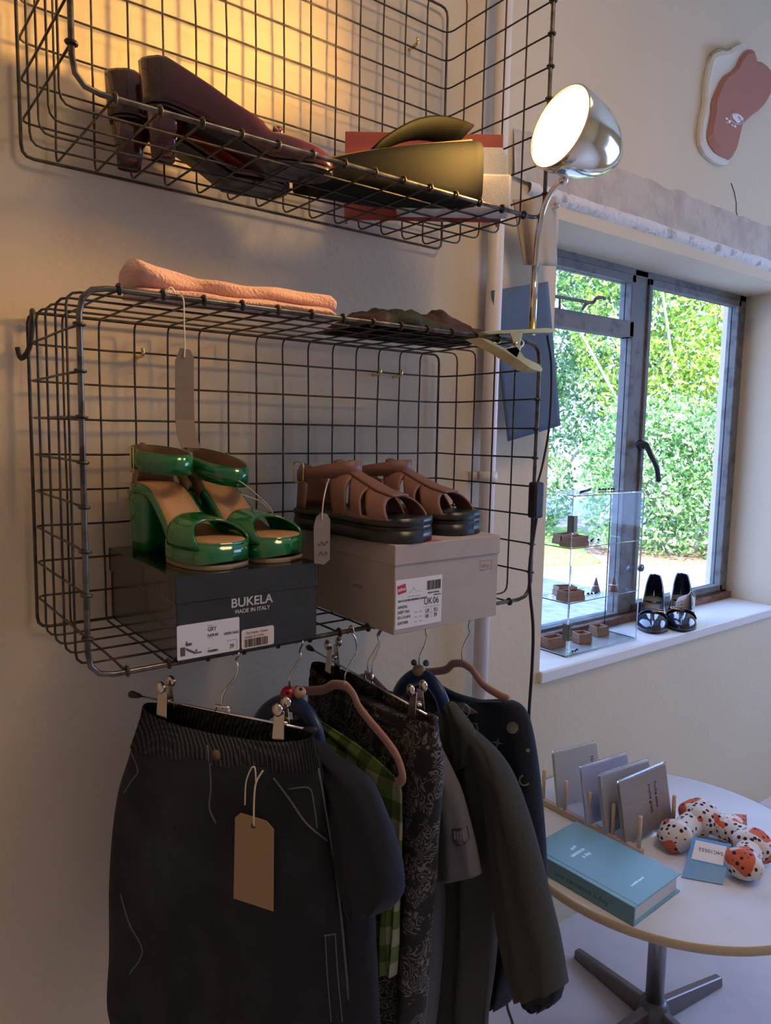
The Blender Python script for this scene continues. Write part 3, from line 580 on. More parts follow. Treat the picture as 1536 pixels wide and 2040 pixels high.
T.add('flap', xf(plate([(.060, .018, .055), (.19, .018, .055), (.187, .024, .105), (.178, .027, .118), (.075, .027, .118), (.062, .024, .108)], .006, (0, 1, 0)), Mb), M_GLIT, smooth=False, bevel=.002)
T.add('clasp', xf(box(.07, .105, -.037, -.033, .045, .048), Mb), M_CHROME, smooth=False)
M_OLIVE = mat('dark olive leather', (.010, .011, .009), .75, bump=(80, .3, .001), spec=.15)
T = Thing('handbag', 'dark olive leather handbag with a brass zip, beside the burgundy pump', 'bag', (.44, -.15, zu))
A_ = []
for i, u in enumerate(np.linspace(0, 1, 18)):
    w = .020+.038*math.sin(PI*min(1, .15+u*.7))**.8; hgt = .030+.078*u**.8; x = .318+.262*u; cy = -.125-.065*u; r = []
    for ph in np.linspace(0, 2*PI, 25): r.append((x, cy+w*math.copysign(abs(math.cos(ph))**.45, math.cos(ph)), zu+hgt/2+hgt/2*math.copysign(abs(math.sin(ph))**.45, math.sin(ph))))
    A_.append(r)
v, f = grid(A_); T.add('body', (v, f+[tuple(range(24)), tuple(range(17*25, 17*25+24))]), M_OLIVE)
T.add('zip', band([(.325+.262*u, -.128-.065*u-.012, zu+.034+.078*u**.8) for u in np.linspace(0, .96, 12)], (0, .8, .2), .010, .002), mat('ochre trim', (.20, .14, .05), .7))
T.add('flap', grid([[(.42+.17*u, -.15-.045*u+.05*v_, zu+.074+.055*u**.8+.03*math.sin(PI*u*.9)-.02*v_) for v_ in (0, .5, 1)] for u in np.linspace(0, 1, 12)]), M_OLIVE, solid=.004)
# ---------------------------------------------------------------- on top of the lower basket
zt = 1.4155
def wool_mat():
    m = mat('pink wool', (.72, .40, .30), .95, sheen=.5, bump=(260, 1.0, .004)); return m
M_WOOL = wool_mat()
T = Thing('folded_jumper', 'fluffy pink folded jumper lying on top of the lower basket', 'jumper', (.17, -.17, zt))
def sock(x0, x1, yc, zb, r0, r1, wob, seed, flat=1.0, n=44):
    A_ = []
    for u in np.linspace(0, 1, n):
        e = min(1, (u/.05))**.5*min(1, (1-u)/.035)**.5; r = (r0*max(0, 1-u/.32)+r1*min(1, u/.32))*max(e, .03); row = []
        for ph in np.linspace(0, 2*PI, 25)[:-1]:
            k = 1+wob*mnoise.noise((u*5, math.cos(ph)+seed, math.sin(ph)))
            row.append((x0+(x1-x0)*u, yc+1.7*r*k*math.cos(ph)*flat-.03*u, zb+r+r*k*math.sin(ph)))
        A_.append(row+[row[0]])
    v, f = grid(A_); return v, f+[tuple(range(24)), tuple(range((n-1)*25, (n-1)*25+24))]
T.add('fold', sock(.028, .325, -.165, zt+.012, .0225, .0125, .35, 1), M_WOOL)
T.add('under_fold', sock(.030, .315, -.17, zt+.0005, .0085, .008, .3, 5, 2.4), M_WOOL)
M_LACE = mat('dark green and maroon sheer cloth', (.012, .022, .012), .7, noise=(16, (.05, .015, .02), .45, .55), bump=(200, .6, .002))
T = Thing('folded_garment', 'crumpled dark green and maroon sheer garment right of the pink jumper', 'garment', (.5, -.16, zt))
def lump(x0, x1, yc, wy, h, seed, n=26):
    A_ = []
    for u in np.linspace(0, 1, n):
        row = []
        for v_ in np.linspace(0, 1, 17):
            q = (math.sin(PI*u)*math.sin(PI*v_))**.42
            z = h*q*(1+.55*mnoise.noise((u*4, v_*4, seed))+.25*mnoise.noise((u*12, v_*8, seed)))
            row.append((x0+(x1-x0)*u+.01*mnoise.noise((v_*5, u*3, seed+3)), yc+wy*(v_-.5)+.012*mnoise.noise((u*5, v_*3, seed+7)), zt+max(z, 0)))
        A_.append(row)
    v, f = grid(A_); return v, f
T.add('crumpled_cloth', join(lump(.365, .52, -.165, .15, .030, 2), lump(.46, .585, -.16, .14, .034, 8), lump(.40, .64, -.165, .15, .020, 13)), M_LACE, solid=.002)
# grey card tag hanging on a string
T = Thing('swing_tag', 'long grey-brown card tag on white string hanging in front of the lower basket', 'tag', (.075, -.265, 1.24))
yt = -.2655
pp = [(359, 693), (379, 697), (386, 712), (387, 840), (392, 868), (399, 893), (361, 891), (352, 868), (349, 830), (349, 718)]
P0 = [pY(x, y, yt-.012*max(0, (y-820)/70)) for x, y in pp]
tr_ = [((359, 693), (379, 697)), ((349, 718), (386, 712)), ((349, 780), (386, 776)), ((349, 835), (387, 838)), ((353, 866), (392, 868)), ((361, 891), (399, 893))]
T.add('card', grid([[pY(x, y, yt-.010*max(0, (y-820)/70)) for x, y in r_] for r_ in tr_]), mat('grey brown card', (.20, .15, .10), .8), smooth=False, solid=.0007)
T.add('string', join(tube(smoothpath([pY(367, 712, yt-.001), pY(368, 690, yt), pY(367, 640, yt), pY(366, 600, yt), pY(360, 588, yt), pY(350, 587, -.252)], 6), .0009, 5), tube(smoothpath([pY(350, 587, -.252), pY(344, 574, -.245), pY(335, 575, -.24), pY(308, 586, -.235)], 6), .0009, 5), tube(smoothpath([pY(350, 587, -.252), pY(345, 578, -.25), pY(338, 573, -.25), pY(332, 588, -.25)], 6), .0009, 5)), M_STRING)
for lab, pts, yy, strg in (('tan card tag on a string tied to the left fisherman sandal', [(630, 1030), (640, 1021), (652, 1024), (658, 1036), (657, 1115), (645, 1125), (626, 1122), (625, 1050)], -.285, [(641, 1036), (644, 1000), (650, 970), (655, 955)]),):
    P0 = [pY(x, y, yy) for x, y in pts]; T = Thing('swing_tag', lab, 'tag', P0[5]); cdd = T.add('card', plate(P0, .0006, (0, 1, 0)), mat('dusty tan card', (.24, .19, .14), .8), smooth=False)
    T.add('string', tube(smoothpath([pY(x, y, yy-.001 if i < 2 else -.275) for i, (x, y) in enumerate(strg)], 5), .0009, 5), M_STRING)
    T.add('handwriting', join(*[tube([pY(634+x*3.2, 1083+y+4*math.sin(x*2+y), yy-.0008) for x in np.linspace(0, 6, 20)], .0004, 3) for y in (0, 20)]), M_INK, cdd)
T = Thing('string', 'loose white string looped over the right green sandal', 'string', pY(520, 980, -.16))
T.add('string', tube(smoothpath([pY(448, 955, -.13), pY(470, 955, -.15), pY(500, 975, -.16), pY(535, 1008, -.165), pY(543, 1022, -.165), pY(520, 1000, -.16), pY(490, 988, -.16), pY(480, 985, -.15)], 6), .0008, 5), M_STRING)
# ---------------------------------------------------------------- things on the wall
def sheet(name, label, cat, C4, m, yfun, nx=16, nz=20, th=.003, wob=.004, seed=1):
    C4 = [np.array(c, float) for c in C4]; A_ = []   # tl, tr, br, bl in px
    for j in range(nz+1):
        v_ = j/nz; row = []
        for i in range(nx+1):
            u = i/nx; p = (1-v_)*((1-u)*C4[0]+u*C4[1])+v_*((1-u)*C4[3]+u*C4[2]); yy = yfun(u, v_)+wob*mnoise.noise((u*3, v_*3, seed))
            row.append(pY(p[0], p[1], yy))
        A_.append(row)
    return solo(name, label, cat, grid(A_), m, solid=th)
M_BLUEC = mat('blue cloth', (.09, .14, .22), .9, bump=(200, .3, .001))
sheet('cloth_banner', 'plain blue cloth hanging on the wall between the pipe and the window', 'cloth', [(979, 579), (1091, 561), (1116, 848), (1012, 879)], M_BLUEC, lambda u, v: -.028-.012*v*u, wob=.006)
T = Thing('hanging_cloth', 'beige cloth hanging from a peg above the blue cloth', 'cloth', pY(1070, 440, -.03))
A_ = [[pY((1-v)*((1-u)*1022+u*1108)+v*((1-u)*1045+u*1109), (1-v)*((1-u)*398+u*392)+v*((1-u)*528+u*530), -.03-.02*math.sin(u*PI)**2+.006*math.sin(u*14)*v) for u in np.linspace(0, 1, 22)] for v in np.linspace(0, 1, 12)]
T.add('cloth', grid(A_), mat('beige cloth', (.46, .37, .27), .9, bump=(200, .3, .001)), solid=.003)
T.add('peg', tube(smoothpath([pY(1082, 408, YW-.001), pY(1100, 404, -.02), pY(1113, 410, -.045), pY(1100, 420, -.03), pY(1085, 428, -.02)], 6), .003, 6), M_CHROME)
# cap
def ppx(l, y): return [pY(1360+a/7.283, 70+b/7.286, y) for a, b in l]
crown_white = [(400, 290), (530, 245), (640, 235), (740, 175), (820, 140), (870, 160), (930, 235), (860, 250), (800, 290), (740, 370), (690, 480), (620, 560), (500, 640), (450, 720), (390, 850), (345, 960), (325, 1040), (328, 1150), (300, 1300), (275, 1420), (270, 1520), (300, 1620), (380, 1730), (480, 1790), (590, 1830), (620, 1830), (600, 1890), (520, 1900), (400, 1850), (270, 1740), (210, 1610), (195, 1480), (215, 1280), (250, 1120), (275, 1000), (272, 900), (290, 700), (330, 480), (370, 340)]
red = [(860, 250), (910, 245), (950, 270), (970, 340), (980, 410), (1060, 430), (1140, 490), (1195, 560), (1222, 660), (1215, 780), (1180, 900), (1110, 1020), (1020, 1120), (920, 1190), (830, 1270), (750, 1350), (725, 1450), (700, 1560), (670, 1690), (640, 1780), (590, 1830), (480, 1790), (380, 1730), (300, 1620), (270, 1520), (275, 1420), (300, 1300), (328, 1150), (325, 1040), (345, 960), (390, 850), (450, 720), (500, 640), (620, 560), (690, 480), (740, 370), (800, 290)]
T = Thing('cap', 'terracotta red cap with a cream back and brim edge, hung high on the wall', 'cap', pY(1455, 210, YW))
def dome(outl, y0, depth, steps=6):
    P = np.array(ppx(outl, y0)); c = P.mean(0); rows = []
    for k in range(steps+1):
        a = k/steps*PI/2; s = math.cos(a)**.8 if k < steps else 0.02; rows.append([c+(p-c)*(.18+.82*s)*np.array([1, 1, 1])-np.array([0, depth*math.sin(a), 0]) for p in P])
    v, f = grid([r+[r[0]] for r in rows]); return v, f+[tuple(range(len(v)-len(P)-1, len(v)-1))]
ring = [q for q in red]
def puff(outl, ya, yb, bev):
    P = np.array(ppx(outl, ya)); c = P.mean(0); n = len(P); Q = P-np.array([0, ya-yb-bev, 0]) if False else P+np.array([0, (yb-ya)*.7, 0]); R_ = c+(P-c)*.90+np.array([0, yb-ya, 0])
    V = np.concatenate([P, Q, R_]); f = [tuple(range(n))[::-1], tuple(range(2*n, 3*n))]
    for k in (0, 1): f += [(k*n+i, k*n+(i+1) % n, (k+1)*n+(i+1) % n, (k+1)*n+i) for i in range(n)]
    return V, f
T.add('back_panel', puff(crown_white, YW-.001, YW-.015, .004), mat('cream cotton', (.74, .70, .58), .9), smooth=False)
T.add('front_panel', puff(red, YW-.001, YW-.026, .007), mat('terracotta cotton', (.42, .19, .13), .9), smooth=False)
P0 = ppx([(720, 1150), (800, 1150), (880, 1205), (850, 1270), (790, 1280), (720, 1200)], YW-.0265)
M_EMB = mat('white embroidery', (.80, .76, .78), .8)
bd = T.add('badge', plate(P0, .001, (0, -1, 0)), M_EMB, smooth=False)
T.add('badge_ring', join(tube([pY(1360+(785+95*math.cos(t))/7.283, 70+(1215+75*math.sin(t)+25*math.cos(t))/7.286, YW-.027) for t in np.linspace(0, 2*PI, 24)[:-1]], .0009, 5, closed=True), *[plate(ppx(q, YW-.0265), .001, (0, -1, 0)) for q in ([(612, 1195), (650, 1200), (655, 1235), (620, 1225)], [(665, 1230), (700, 1240), (695, 1275), (660, 1260)], [(625, 1262), (690, 1270), (688, 1280), (625, 1270)], [(700, 1290), (725, 1295), (735, 1330), (715, 1320)], [(740, 1300), (770, 1310), (775, 1345), (745, 1340)])]), M_EMB, smooth=False)
Mt = np.eye(4); v1 = ppx([(735, 1190)], 0)[0]; dr = np.array([.83, 0, -.35]); dr /= np.linalg.norm(dr); Mt[:3, 0] = dr; Mt[:3, 1] = (dr[2]*-1, 0, dr[0]); Mt[:3, 2] = (0, -1, 0); Mt[:3, 3] = (v1[0], YW-.0278, v1[2]-.006); Mt[:3, 1] = (.35/.9, 0, .83/.9)
text(T, 'MTB', .012, Mt, mat('grey thread', (.3, .22, .2), .8), bd, .0002)
T.add('adjuster_strap', tube(smoothpath(ppx([(400, 290), (470, 220), (560, 200), (640, 215), (700, 200)], YW-.012), 4), .003, 5), mat('olive strap', (.30, .27, .12), .8))
# ---------------------------------------------------------------- acrylic display case on the sill
cx0, cx1, cy0, cy1, cz = 1.19, 1.49, .045, .150, WZ0+.0005
ch = pY(1122, 990, cy0)[2]-cz
T = Thing('display_case', 'clear acrylic display case with hinged door and two shelves on the window sill', 'display case', (1.33, .1, cz))
M_EDGEA = mat('acrylic edge', (.86, .90, .95), .15, trans=.4, ior=1.3)
t_ = .003
T.add('case_shell', join(box(cx0, cx1, cy1-t_, cy1, cz, cz+ch), box(cx0, cx0+t_, cy0, cy1, cz, cz+ch), box(cx1-t_, cx1, cy0, cy1, cz, cz+ch), box(cx0, cx1, cy0, cy1, cz+ch, cz+ch+t_), box(cx0, cx1, cy0, cy1, cz, cz+t_)), M_GLASS, smooth=False)
T.add('case_edges', join(*[tube(p, .0014, 4) for p in ([(cx0, cy0, cz), (cx0, cy0, cz+ch)], [(cx1, cy0, cz), (cx1, cy0, cz+ch)], [(cx1, cy1, cz), (cx1, cy1, cz+ch)], [(cx0, cy0, cz+ch), (cx1, cy0, cz+ch)], [(cx1, cy0, cz+ch), (cx1, cy1, cz+ch)], [(cx0, cy0, cz+.003), (cx1, cy0, cz+.003)], [(cx0, cy0, cz+.003), (cx0, cy1, cz+.003)])]), M_EDGEA)
dr_ = T.add('door', box(cx0+.001, cx1-.001, cy0-.004, cy0-.001, cz+.002, cz+ch-.002), M_GLASS, smooth=False)
z1 = pY(1122, 1205, cy0)[2]; z2 = pY(1122, 1095, cy0)[2]
for z in (z1, z2): T.add('shelf', box(cx0+.003, cx1-.004, cy0+.001, cy1-.003, z-.0025, z), M_GLASS, smooth=False)
for z in (z1, z2): T.add('shelf_edge', tube([(cx0+.003, cy0, z-.001), (cx1-.003, cy0, z-.001)], .0009, 4), M_EDGEA)
M_HNG = mat('antique brass', (.16, .14, .10), .4, .8)
for a, b in ((1046, 0), (1262, 0)):
    z = pY(1122, a, cy0)[2]; h = T.add('hinge', join(box(cx0-.001, cx0+.013, cy0-.0065, cy0-.0045, z-.021, z+.021), box(cx0-.0025, cx0-.0005, cy0-.005, cy0+.012, z-.021, z+.021)), M_HNG, smooth=False)
    T.add('screw', join(*[sphere((cx0+.009, cy0-.0065, z+s), .0016, 6) for s in (-.014, .014)]), M_CHROME, h)
kz = pY(1257, 1132, cy0)[2]; T.add('knob', tube([(cx1-.012, cy0-.004, kz), (cx1-.012, cy0-.008, kz), (cx1-.012, cy0-.016, kz)], [.004, .010, .010], 14), mat('steel blue knob', (.15, .17, .22), .3, .7))
M_WOOD = mat('ring box wood', (.42, .22, .12), .6, noise=(30, (.36, .18, .09), .4, .7))
def woodbox(lab, x, y, z, w, d, h, rot, tilt=0):
    T = Thing('wooden_box', lab, 'box', (x, y, z), 'wooden ring boxes in the display case'); Mx = np.array(Matrix.Translation((x, y, z)) @ Matrix.Rotation(rot, 4, 'Z') @ Matrix.Rotation(tilt, 4, 'Y'))
    t = .0035; b = .0015
    T.add('tray', xf(join(box(-w/2, w/2, -d/2, d/2, 0, .003), box(-w/2, w/2, -d/2, -d/2+t, 0, h), box(-w/2, w/2, d/2-t, d/2, 0, h), box(-w/2, -w/2+t, -d/2, d/2, 0, h), box(w/2-t, w/2, -d/2, d/2, 0, h)), Mx), M_WOOD, smooth=False)
    T.add('band', xf(join(box(-w/2-b, w/2+b, -d/2-b, -d/2, 0, h*.52), box(-w/2-b, w/2+b, d/2, d/2+b, 0, h*.52), box(-w/2-b, -w/2, -d/2, d/2, 0, h*.52), box(w/2, w/2+b, -d/2, d/2, 0, h*.52)), Mx), M_WOOD, smooth=False)
wb = [('wooden ring box with white edges at the front of the case floor', 1265+0, 0, None)]
def cpos(px, py, z):
    p = pZ(px, py, z); return min(max(p[0], cx0+.02), cx1-.03), min(max(p[1], cy0+.02), cy1-.025)
def place(lab, px, py, z, w, d, h, rot, tilt=0): x, y = cpos(px, py, z); woodbox(lab, x, y, z, w, d, h, rot, tilt)
z0 = cz+t_+.0003
place('square wooden ring box on the case floor beside the lower hinge', 1157, 1278, z0, .040, .036, .026, -.25)
place('wooden ring box at the back of the case floor, right of the square one', 1185, 1262, z0, .040, .036, .026, -.2)
place('long wooden box at the left end of the case floor, behind the lower hinge', 1096, 1285, z0, .060, .036, .026, -.1)
z1 += .0004; z2 += .0004
woodbox('wooden box at the front left of the middle shelf', cx0+.036, cy0+.022, z1, .060, .034, .026, -.12)
woodbox('wooden box behind the front one on the middle shelf, open top', cx0+.068, cy0+.066, z1, .050, .036, .026, -.45)
woodbox('wooden box at the front left of the top shelf', cx0+.040, cy0+.022, z2, .066, .034, .026, .0)
woodbox('wooden box behind the front one on the top shelf', cx0+.060, cy0+.066, z2, .056, .034, .026, -.05)
for lab, px_, py_, c in (('grey wooden ring cone with a ring, on the middle shelf', 1186, 1180, (.25, .22, .20)), ('brown wooden ring cone with a ring, right end of the middle shelf', 1221, 1178, (.30, .17, .14))):
    x, y = cpos(px_, py_, z1); T = Thing('ring_cone', lab, 'ring holder', (x, y, z1)); T.add('cone', lathe([(.0125, 0), (.0125, .002), (.0015, .040), (.0001, .0415)], 18, np.array(Matrix.Translation((x, y, z1)))), mat('cone wood', c, .6))
    T.add('ring', tube([(x+.0078*math.cos(t), y+.0078*math.sin(t), z1+.0185) for t in np.linspace(0, 2*PI, 20)[:-1]], .0012, 5, closed=True), M_CHROME)
def jewel(lab, name, cat, x, y, z, seed, n=5, m=None, r=.008):
    rr = random.Random(seed); T = Thing(name, lab, cat, (x, y, z))
    T.add('hoops', join(*[tube([(x+(i-n/2)*.010+r*math.cos(t), y+rr.uniform(-.012, .012)*.0+.004*i*(-1)**i*.5+r*math.sin(t)*.9, z+.0016+.0012*(i % 2)) for t in np.linspace(0, 2*PI, 16)[:-1]], .0011, 5, closed=True) for i in range(n)]), m or M_CHROME)
    T.add('pendants', join(*[sphere((x+(i-n/2)*.011+.004, y+rr.uniform(-.008, .008), z+.0036), .0034, 6) for i in range(n)]), M_BLACK)
jewel('small pile of silver and black jewellery on the middle shelf, in front of the cones', 'jewellery', 'jewellery', cx0+.15, cy0+.035, z1, 1)
jewel('silver and dark brooches lying on the top shelf', 'jewellery', 'jewellery', cx0+.145, cy0+.05, z2, 2, 6)
jewel('silver rings lying on the case floor in front of the boxes', 'jewellery', 'jewellery', cx0+.05, cy0+.012, z0, 3, 3)
ztop = cz+ch+t_+.0004
T = Thing('hair_clips', 'dark hair clips lying on top of the display case, left end', 'hair clip', (cx0+.09, cy0+.05, ztop))
T.add('clips', join(*[tube([(cx0+.05+i*.016, cy0+.02+i*.012, ztop+.0012), (cx0+.10+i*.016, cy0+.026+i*.011, ztop+.006)], .0013, 5) for i in range(4)]), M_BLACK)
jewel('row of small dark rings lying on top of the display case, right end', 'jewellery', 'jewellery', cx0+.215, cy0+.06, ztop, 5, 6, M_HNG, .005)
# ---------------------------------------------------------------- table and what stands on it
TZ = .42; tc = (1.088, -.312); TR = .327-.002
T = Thing('round_table', 'low round white table with a metal pedestal below the window', 'table', (tc[0], tc[1], 0))
M_TOP = mat('white laminate', (.72, .76, .82), .2, noise=(10, (.66, .70, .76), .45, .7), coat=.3)
M_TEDGE = mat('beech edge', (.50, .42, .30), .5)
Mt = np.array(Matrix.Translation((tc[0], tc[1], TZ)))
T.add('table_top', lathe([(.001, -.016), (TR-.003, -.0165), (TR-.003, -.0005), (TR-.004, 0), (.001, 0)], 96, Mt), M_TOP)
T.add('edge_band', lathe([(TR-.003, -.0165), (TR, -.0155), (TR, -.0015), (TR-.003, 0)], 96, Mt, False), M_TEDGE)
M_PED = mat('brushed steel', (.35, .36, .36), .35, 1)
pl = pZ(1290, 2029, 0); pb = np.array([tc[0], tc[1], 0])
T.add('pedestal', tube([pb+np.array([0, 0, .03]), pb+np.array([0, 0, TZ-.017])], .019, 20), M_PED)
T.add('pedestal_foot', lathe([(.034, .0), (.034, .02), (.03, .045), (.024, .055), (.019, .056)], 20, np.array(Matrix.Translation(tuple(pb)))), mat('cast metal', (.14, .14, .15), .4, .8))
e1 = pZ(1432, 1960, 0.0); d1 = e1-pb; d1[2] = 0; L1 = np.linalg.norm(d1)
for k in range(4):
    a = math.atan2(d1[1], d1[0])+k*PI/2; Mx = np.array(Matrix.Translation(tuple(pb)) @ Matrix.Rotation(a, 4, 'Z'))
    v = np.array([(.02, -.013, .0), (.02, .013, .0), (L1, -.012, 0), (L1, .012, 0), (.02, -.010, .045), (.02, .010, .045), (L1, -.009, .022), (L1, .009, .022)])
    T.add('leg', xf((v, [(0, 1, 3, 2), (4, 6, 7, 5), (0, 2, 6, 4), (1, 5, 7, 3), (0, 4, 5, 1), (2, 3, 7, 6)]), Mx), mat('leg metal', (.22, .20, .20), .35, .8) if k == 0 else bpy.data.materials['leg metal'], smooth=False, bevel=.004)
# book
q = [pZ(1265, 1808, TZ+.036), pZ(1357, 1740, TZ+.036), pZ(1145, 1637, TZ+.036)]
d = q[1]-q[0]; bw_ = np.linalg.norm(d); Mb = frame(q[0]-np.array([0, 0, .036]), d); hv = np.linalg.norm(q[2]-q[1])
M_TEAL = mat('pale teal book cloth', (.17, .36, .42), .38, bump=(300, .1, .0005))
M_PAGES = mat('pages', (.74, .72, .68), .8)
T = Thing('book', 'thick pale teal hardback journal lying on the round table', 'book', Mb[:3, 3])
bh = hv
T.add('page_block', xf(box(.004, bw_-.004, .006, bh-.004, .003, .0335), Mb), M_PAGES, smooth=False)
T.add('cover', xf(join(box(0, bw_, 0, bh, .0335, .036), box(0, bw_, 0, bh, .0005, .003), box(-.0008, .003, 0, bh, .0008, .0358)), Mb), M_TEAL, smooth=False, bevel=.0006)
T.add('hinge_groove', xf(box(.009, .0105, 0, bh, .036, .03615), Mb), mat('groove', (.07, .16, .18), .5), smooth=False)
M_FOIL = mat('pale foil', (.75, .92, .88), .3, .2)
def on_book(px_, py_, rot): 
    p = pZ(px_, py_, TZ+.0362); M2 = Mb.copy(); M2[:3, 3] = p; return M2 @ np.array(Matrix.Rotation(rot, 4, 'Z'))
dirx = lambda a, b: b-a
def dirM(pa, pb_):   # text frame on the table/book plane from two pixels
    a, b = pZ(*pa, TZ+.0362), pZ(*pb_, TZ+.0362); return frame(a, b-a)
for s, pa, pb_, sz in (('one', (1141, 1694), (1152, 1683), .0125), ('sentence', (1141, 1708), (1178, 1684), .0125), ('a day', (1164, 1709), (1186, 1695), .0125), ('a mindful journal', (1259, 1766), (1291, 1743), .0065)):
    text(T, s, sz, dirM(pa, pb_), M_FOIL, None, .0001, name='title_lettering', sx=.95, bold=.0002)
Ms = Mb @ np.array([[0, 0, -1, -.0009], [-1, 0, 0, bh*.72], [0, 1, 0, .012], [0, 0, 0, 1.]])
text(T, 'one sentence a day', .015, Ms, mat('spine foil', (.06, .15, .17), .4), None, .0001, name='spine_lettering')
# card rack
T = Thing('card_rack', 'wooden dowel rack holding greeting cards on the round table', 'card rack', (1.0, -.15, TZ))
M_RACK = mat('beech dowel', (.58, .44, .32), .6)
zr = TZ
fr = [pZ(x, y, zr+.012) for x, y in ((1082, 1592), (1272, 1690))]; bk = [pZ(x, y, zr+.012) for x, y in ((1145, 1570), (1340, 1645))]
def rail(a, b): 
    d = b-a; L_ = np.linalg.norm(d); return xf(box(-.01, L_+.01, -.006, .006, -.011, .002), frame(a, d))
T.add('base_rail', rail(*fr), M_RACK, smooth=False, bevel=.001); T.add('base_rail', rail(*bk), M_RACK, smooth=False, bevel=.001)
for k in range(5):
    for (a, b) in (fr, bk):
        p = a+(b-a)*k/4; T.add('dowel', tube([p, p+np.array([0, 0, .068])], .0042, 10), M_RACK)
M_CELLO = mat('cellophane', (.97, .98, 1), .05, trans=1, ior=1.25)
cards = [('white greeting card in cellophane with a line drawing, farthest back left in the rack', [(1090, 1497), (1190, 1467), (1200, 1585), (1112, 1610)], (.80, .78, .76), 'Hou', 3),
         ('plain lilac greeting card in cellophane, second from the left in the rack', [(1142, 1530), (1240, 1495), (1262, 1610), (1168, 1645)], (.68, .70, .92), None, 2),
         ('pale grey greeting card in cellophane, third from the left in the rack', [(1187, 1546), (1283, 1506), (1305, 1625), (1206, 1662)], (.70, .70, .74), None, 3),
         ('taupe greeting card in cellophane with black lettering, nearest in the rack', [(1222, 1558), (1317, 1514), (1340, 1632), (1246, 1680)], (.50, .43, .39), 'two', 3)]
fdir = (fr[1]-fr[0])/np.linalg.norm(fr[1]-fr[0]); cross = (bk[0]-fr[0]); cross[2] = 0; cn = np.linalg.norm(cross)
for i, (lab, qd, col, txt, nk_) in enumerate(cards):
    # bottom corners sit on the rails; top corners lie above in the photo
    b0 = pZ(*qd[3], zr+.014); b1 = pZ(*qd[2], zr+.014); side = b1-b0; side[2] = 0; sl = np.linalg.norm(side); side /= sl
    n_ = np.array([-side[1], side[0], 0.]); n_ = n_ if n_.dot(FH) > 0 else -n_
    tl = pPl(*qd[0], b0, n_*.97+np.array([0, 0, .24])*-1) if False else None
    upv = np.array([0, 0, 1])*.97+n_*.20; hcard = .118
    T = Thing('greeting_card', lab, 'greeting card', (b0+b1)/2, 'greeting cards in the rack'); Mc = np.eye(4); Mc[:3, 0] = side; Mc[:3, 1] = upv/np.linalg.norm(upv); Mc[:3, 2] = -np.cross(upv, side)*-1; Mc[:3, 2] = np.cross(Mc[:3, 0], Mc[:3, 1]); Mc[:3, 3] = b0
    for k in range(nk_): T.add('card', xf(box(.002, sl-.002, 0, hcard, -.0035*k-.0014, -.0035*k), Mc), mat('card %d' % i, col, .5) if k == 0 else bpy.data.materials['card %d' % i], smooth=False)
    T.add('cellophane_sleeve', xf(join(box(0, sl, -.002, hcard+.007, .0008, .0010), box(0, sl, hcard+.004, hcard+.007, -.003, .001)), Mc), M_CELLO, smooth=False)
    if txt:
        for li, (s, ox) in enumerate((("Fuchs sake", .62), ("you're great", .50)) if txt == 'two' else (('Hou', .72),)):
            Mx = Mc @ np.array([[0, 1, 0, sl*ox+.012], [-1, 0, 0, hcard*.80], [0, 0, 1, .0003], [0, 0, 0, 1.]]); text(T, s, .0125, Mx, M_INK, None, .0001, bold=.0002)
# polka dot fabric ring
def dots_mat():
    m = mat('white and orange polka dot cloth', (.72, .66, .62), .9); N, L = nt(m); b = N['Principled BSDF']; tcn = N.new('ShaderNodeTexCoord')
    vo = N.new('ShaderNodeTexVoronoi'); vo.inputs['Scale'].default_value = 78; vo.inputs['Randomness'].default_value = .55; L.new(tcn.outputs['Object'], vo.inputs['Vector'])
    lt = math_node(N, L, 'LESS_THAN', vo.outputs['Distance'], .30)
    no = N.new('ShaderNodeTexNoise'); no.inputs['Scale'].default_value = 17; no.inputs['Detail'].default_value = 1; L.new(tcn.outputs['Object'], no.inputs['Vector'])
    gt = math_node(N, L, 'GREATER_THAN', no.outputs['Fac'], .56); x1 = mix_node(N, (.72, .66, .62), (.62, .13, .06)); L.new(gt, x1.inputs[0])
    x2 = mix_node(N, (0, 0, 0), (.02, .022, .05)); L.new(lt, x2.inputs[0]); L.new(x1.outputs[2], x2.inputs[6]); L.new(x2.outputs[2], b.inputs['Base Color'])
    return m
M_DOT = dots_mat()
c0 = pZ(1425, 1690, TZ); T = Thing('scrunchie_wreath', 'white and orange polka dot padded fabric ring on the round table', 'fabric ring', c0)
blobs = [((1347, 1664), .036), ((1394, 1628), .043), ((1450, 1650), .032), ((1500, 1683), .038), ((1482, 1722), .034)]
ctr = [pZ(x, y, TZ+r*.85)+0 for (x, y), r in blobs]
parts = []
for (c, ((x, y), r)) in zip(ctr, blobs):
    v, f = sphere((0, 0, 0), r, 18, (1, 1, .84)); 
    ax = np.array(c)-np.mean(ctr, axis=0); 
    v = np.array([p*(1+.05*math.sin(11*math.atan2(p[1], p[0]))*(1-abs(p[2])/r)+.16*mnoise.noise(tuple(p*40+c*9))) for p in v]); parts.append((v+c-np.array([0, 0, 0]), f))
for i in range(len(ctr)-1): parts.append(tube(smoothpath([ctr[i], (ctr[i]+ctr[i+1])/2+np.array([0, 0, .0]), ctr[i+1]], 4), .025, 12))
T.add('padded_ring', join(*parts), M_DOT)
T.add('bow_end', grid([[pZ(1447+40*u, 1632+14*u+(10+12*u)*(v-.5)*2, TZ+.045-.02*u+.006*math.sin(v*6)) for v in np.linspace(0, 1, 7)] for u in np.linspace(0, 1, 6)]), M_DOT, solid=.003)
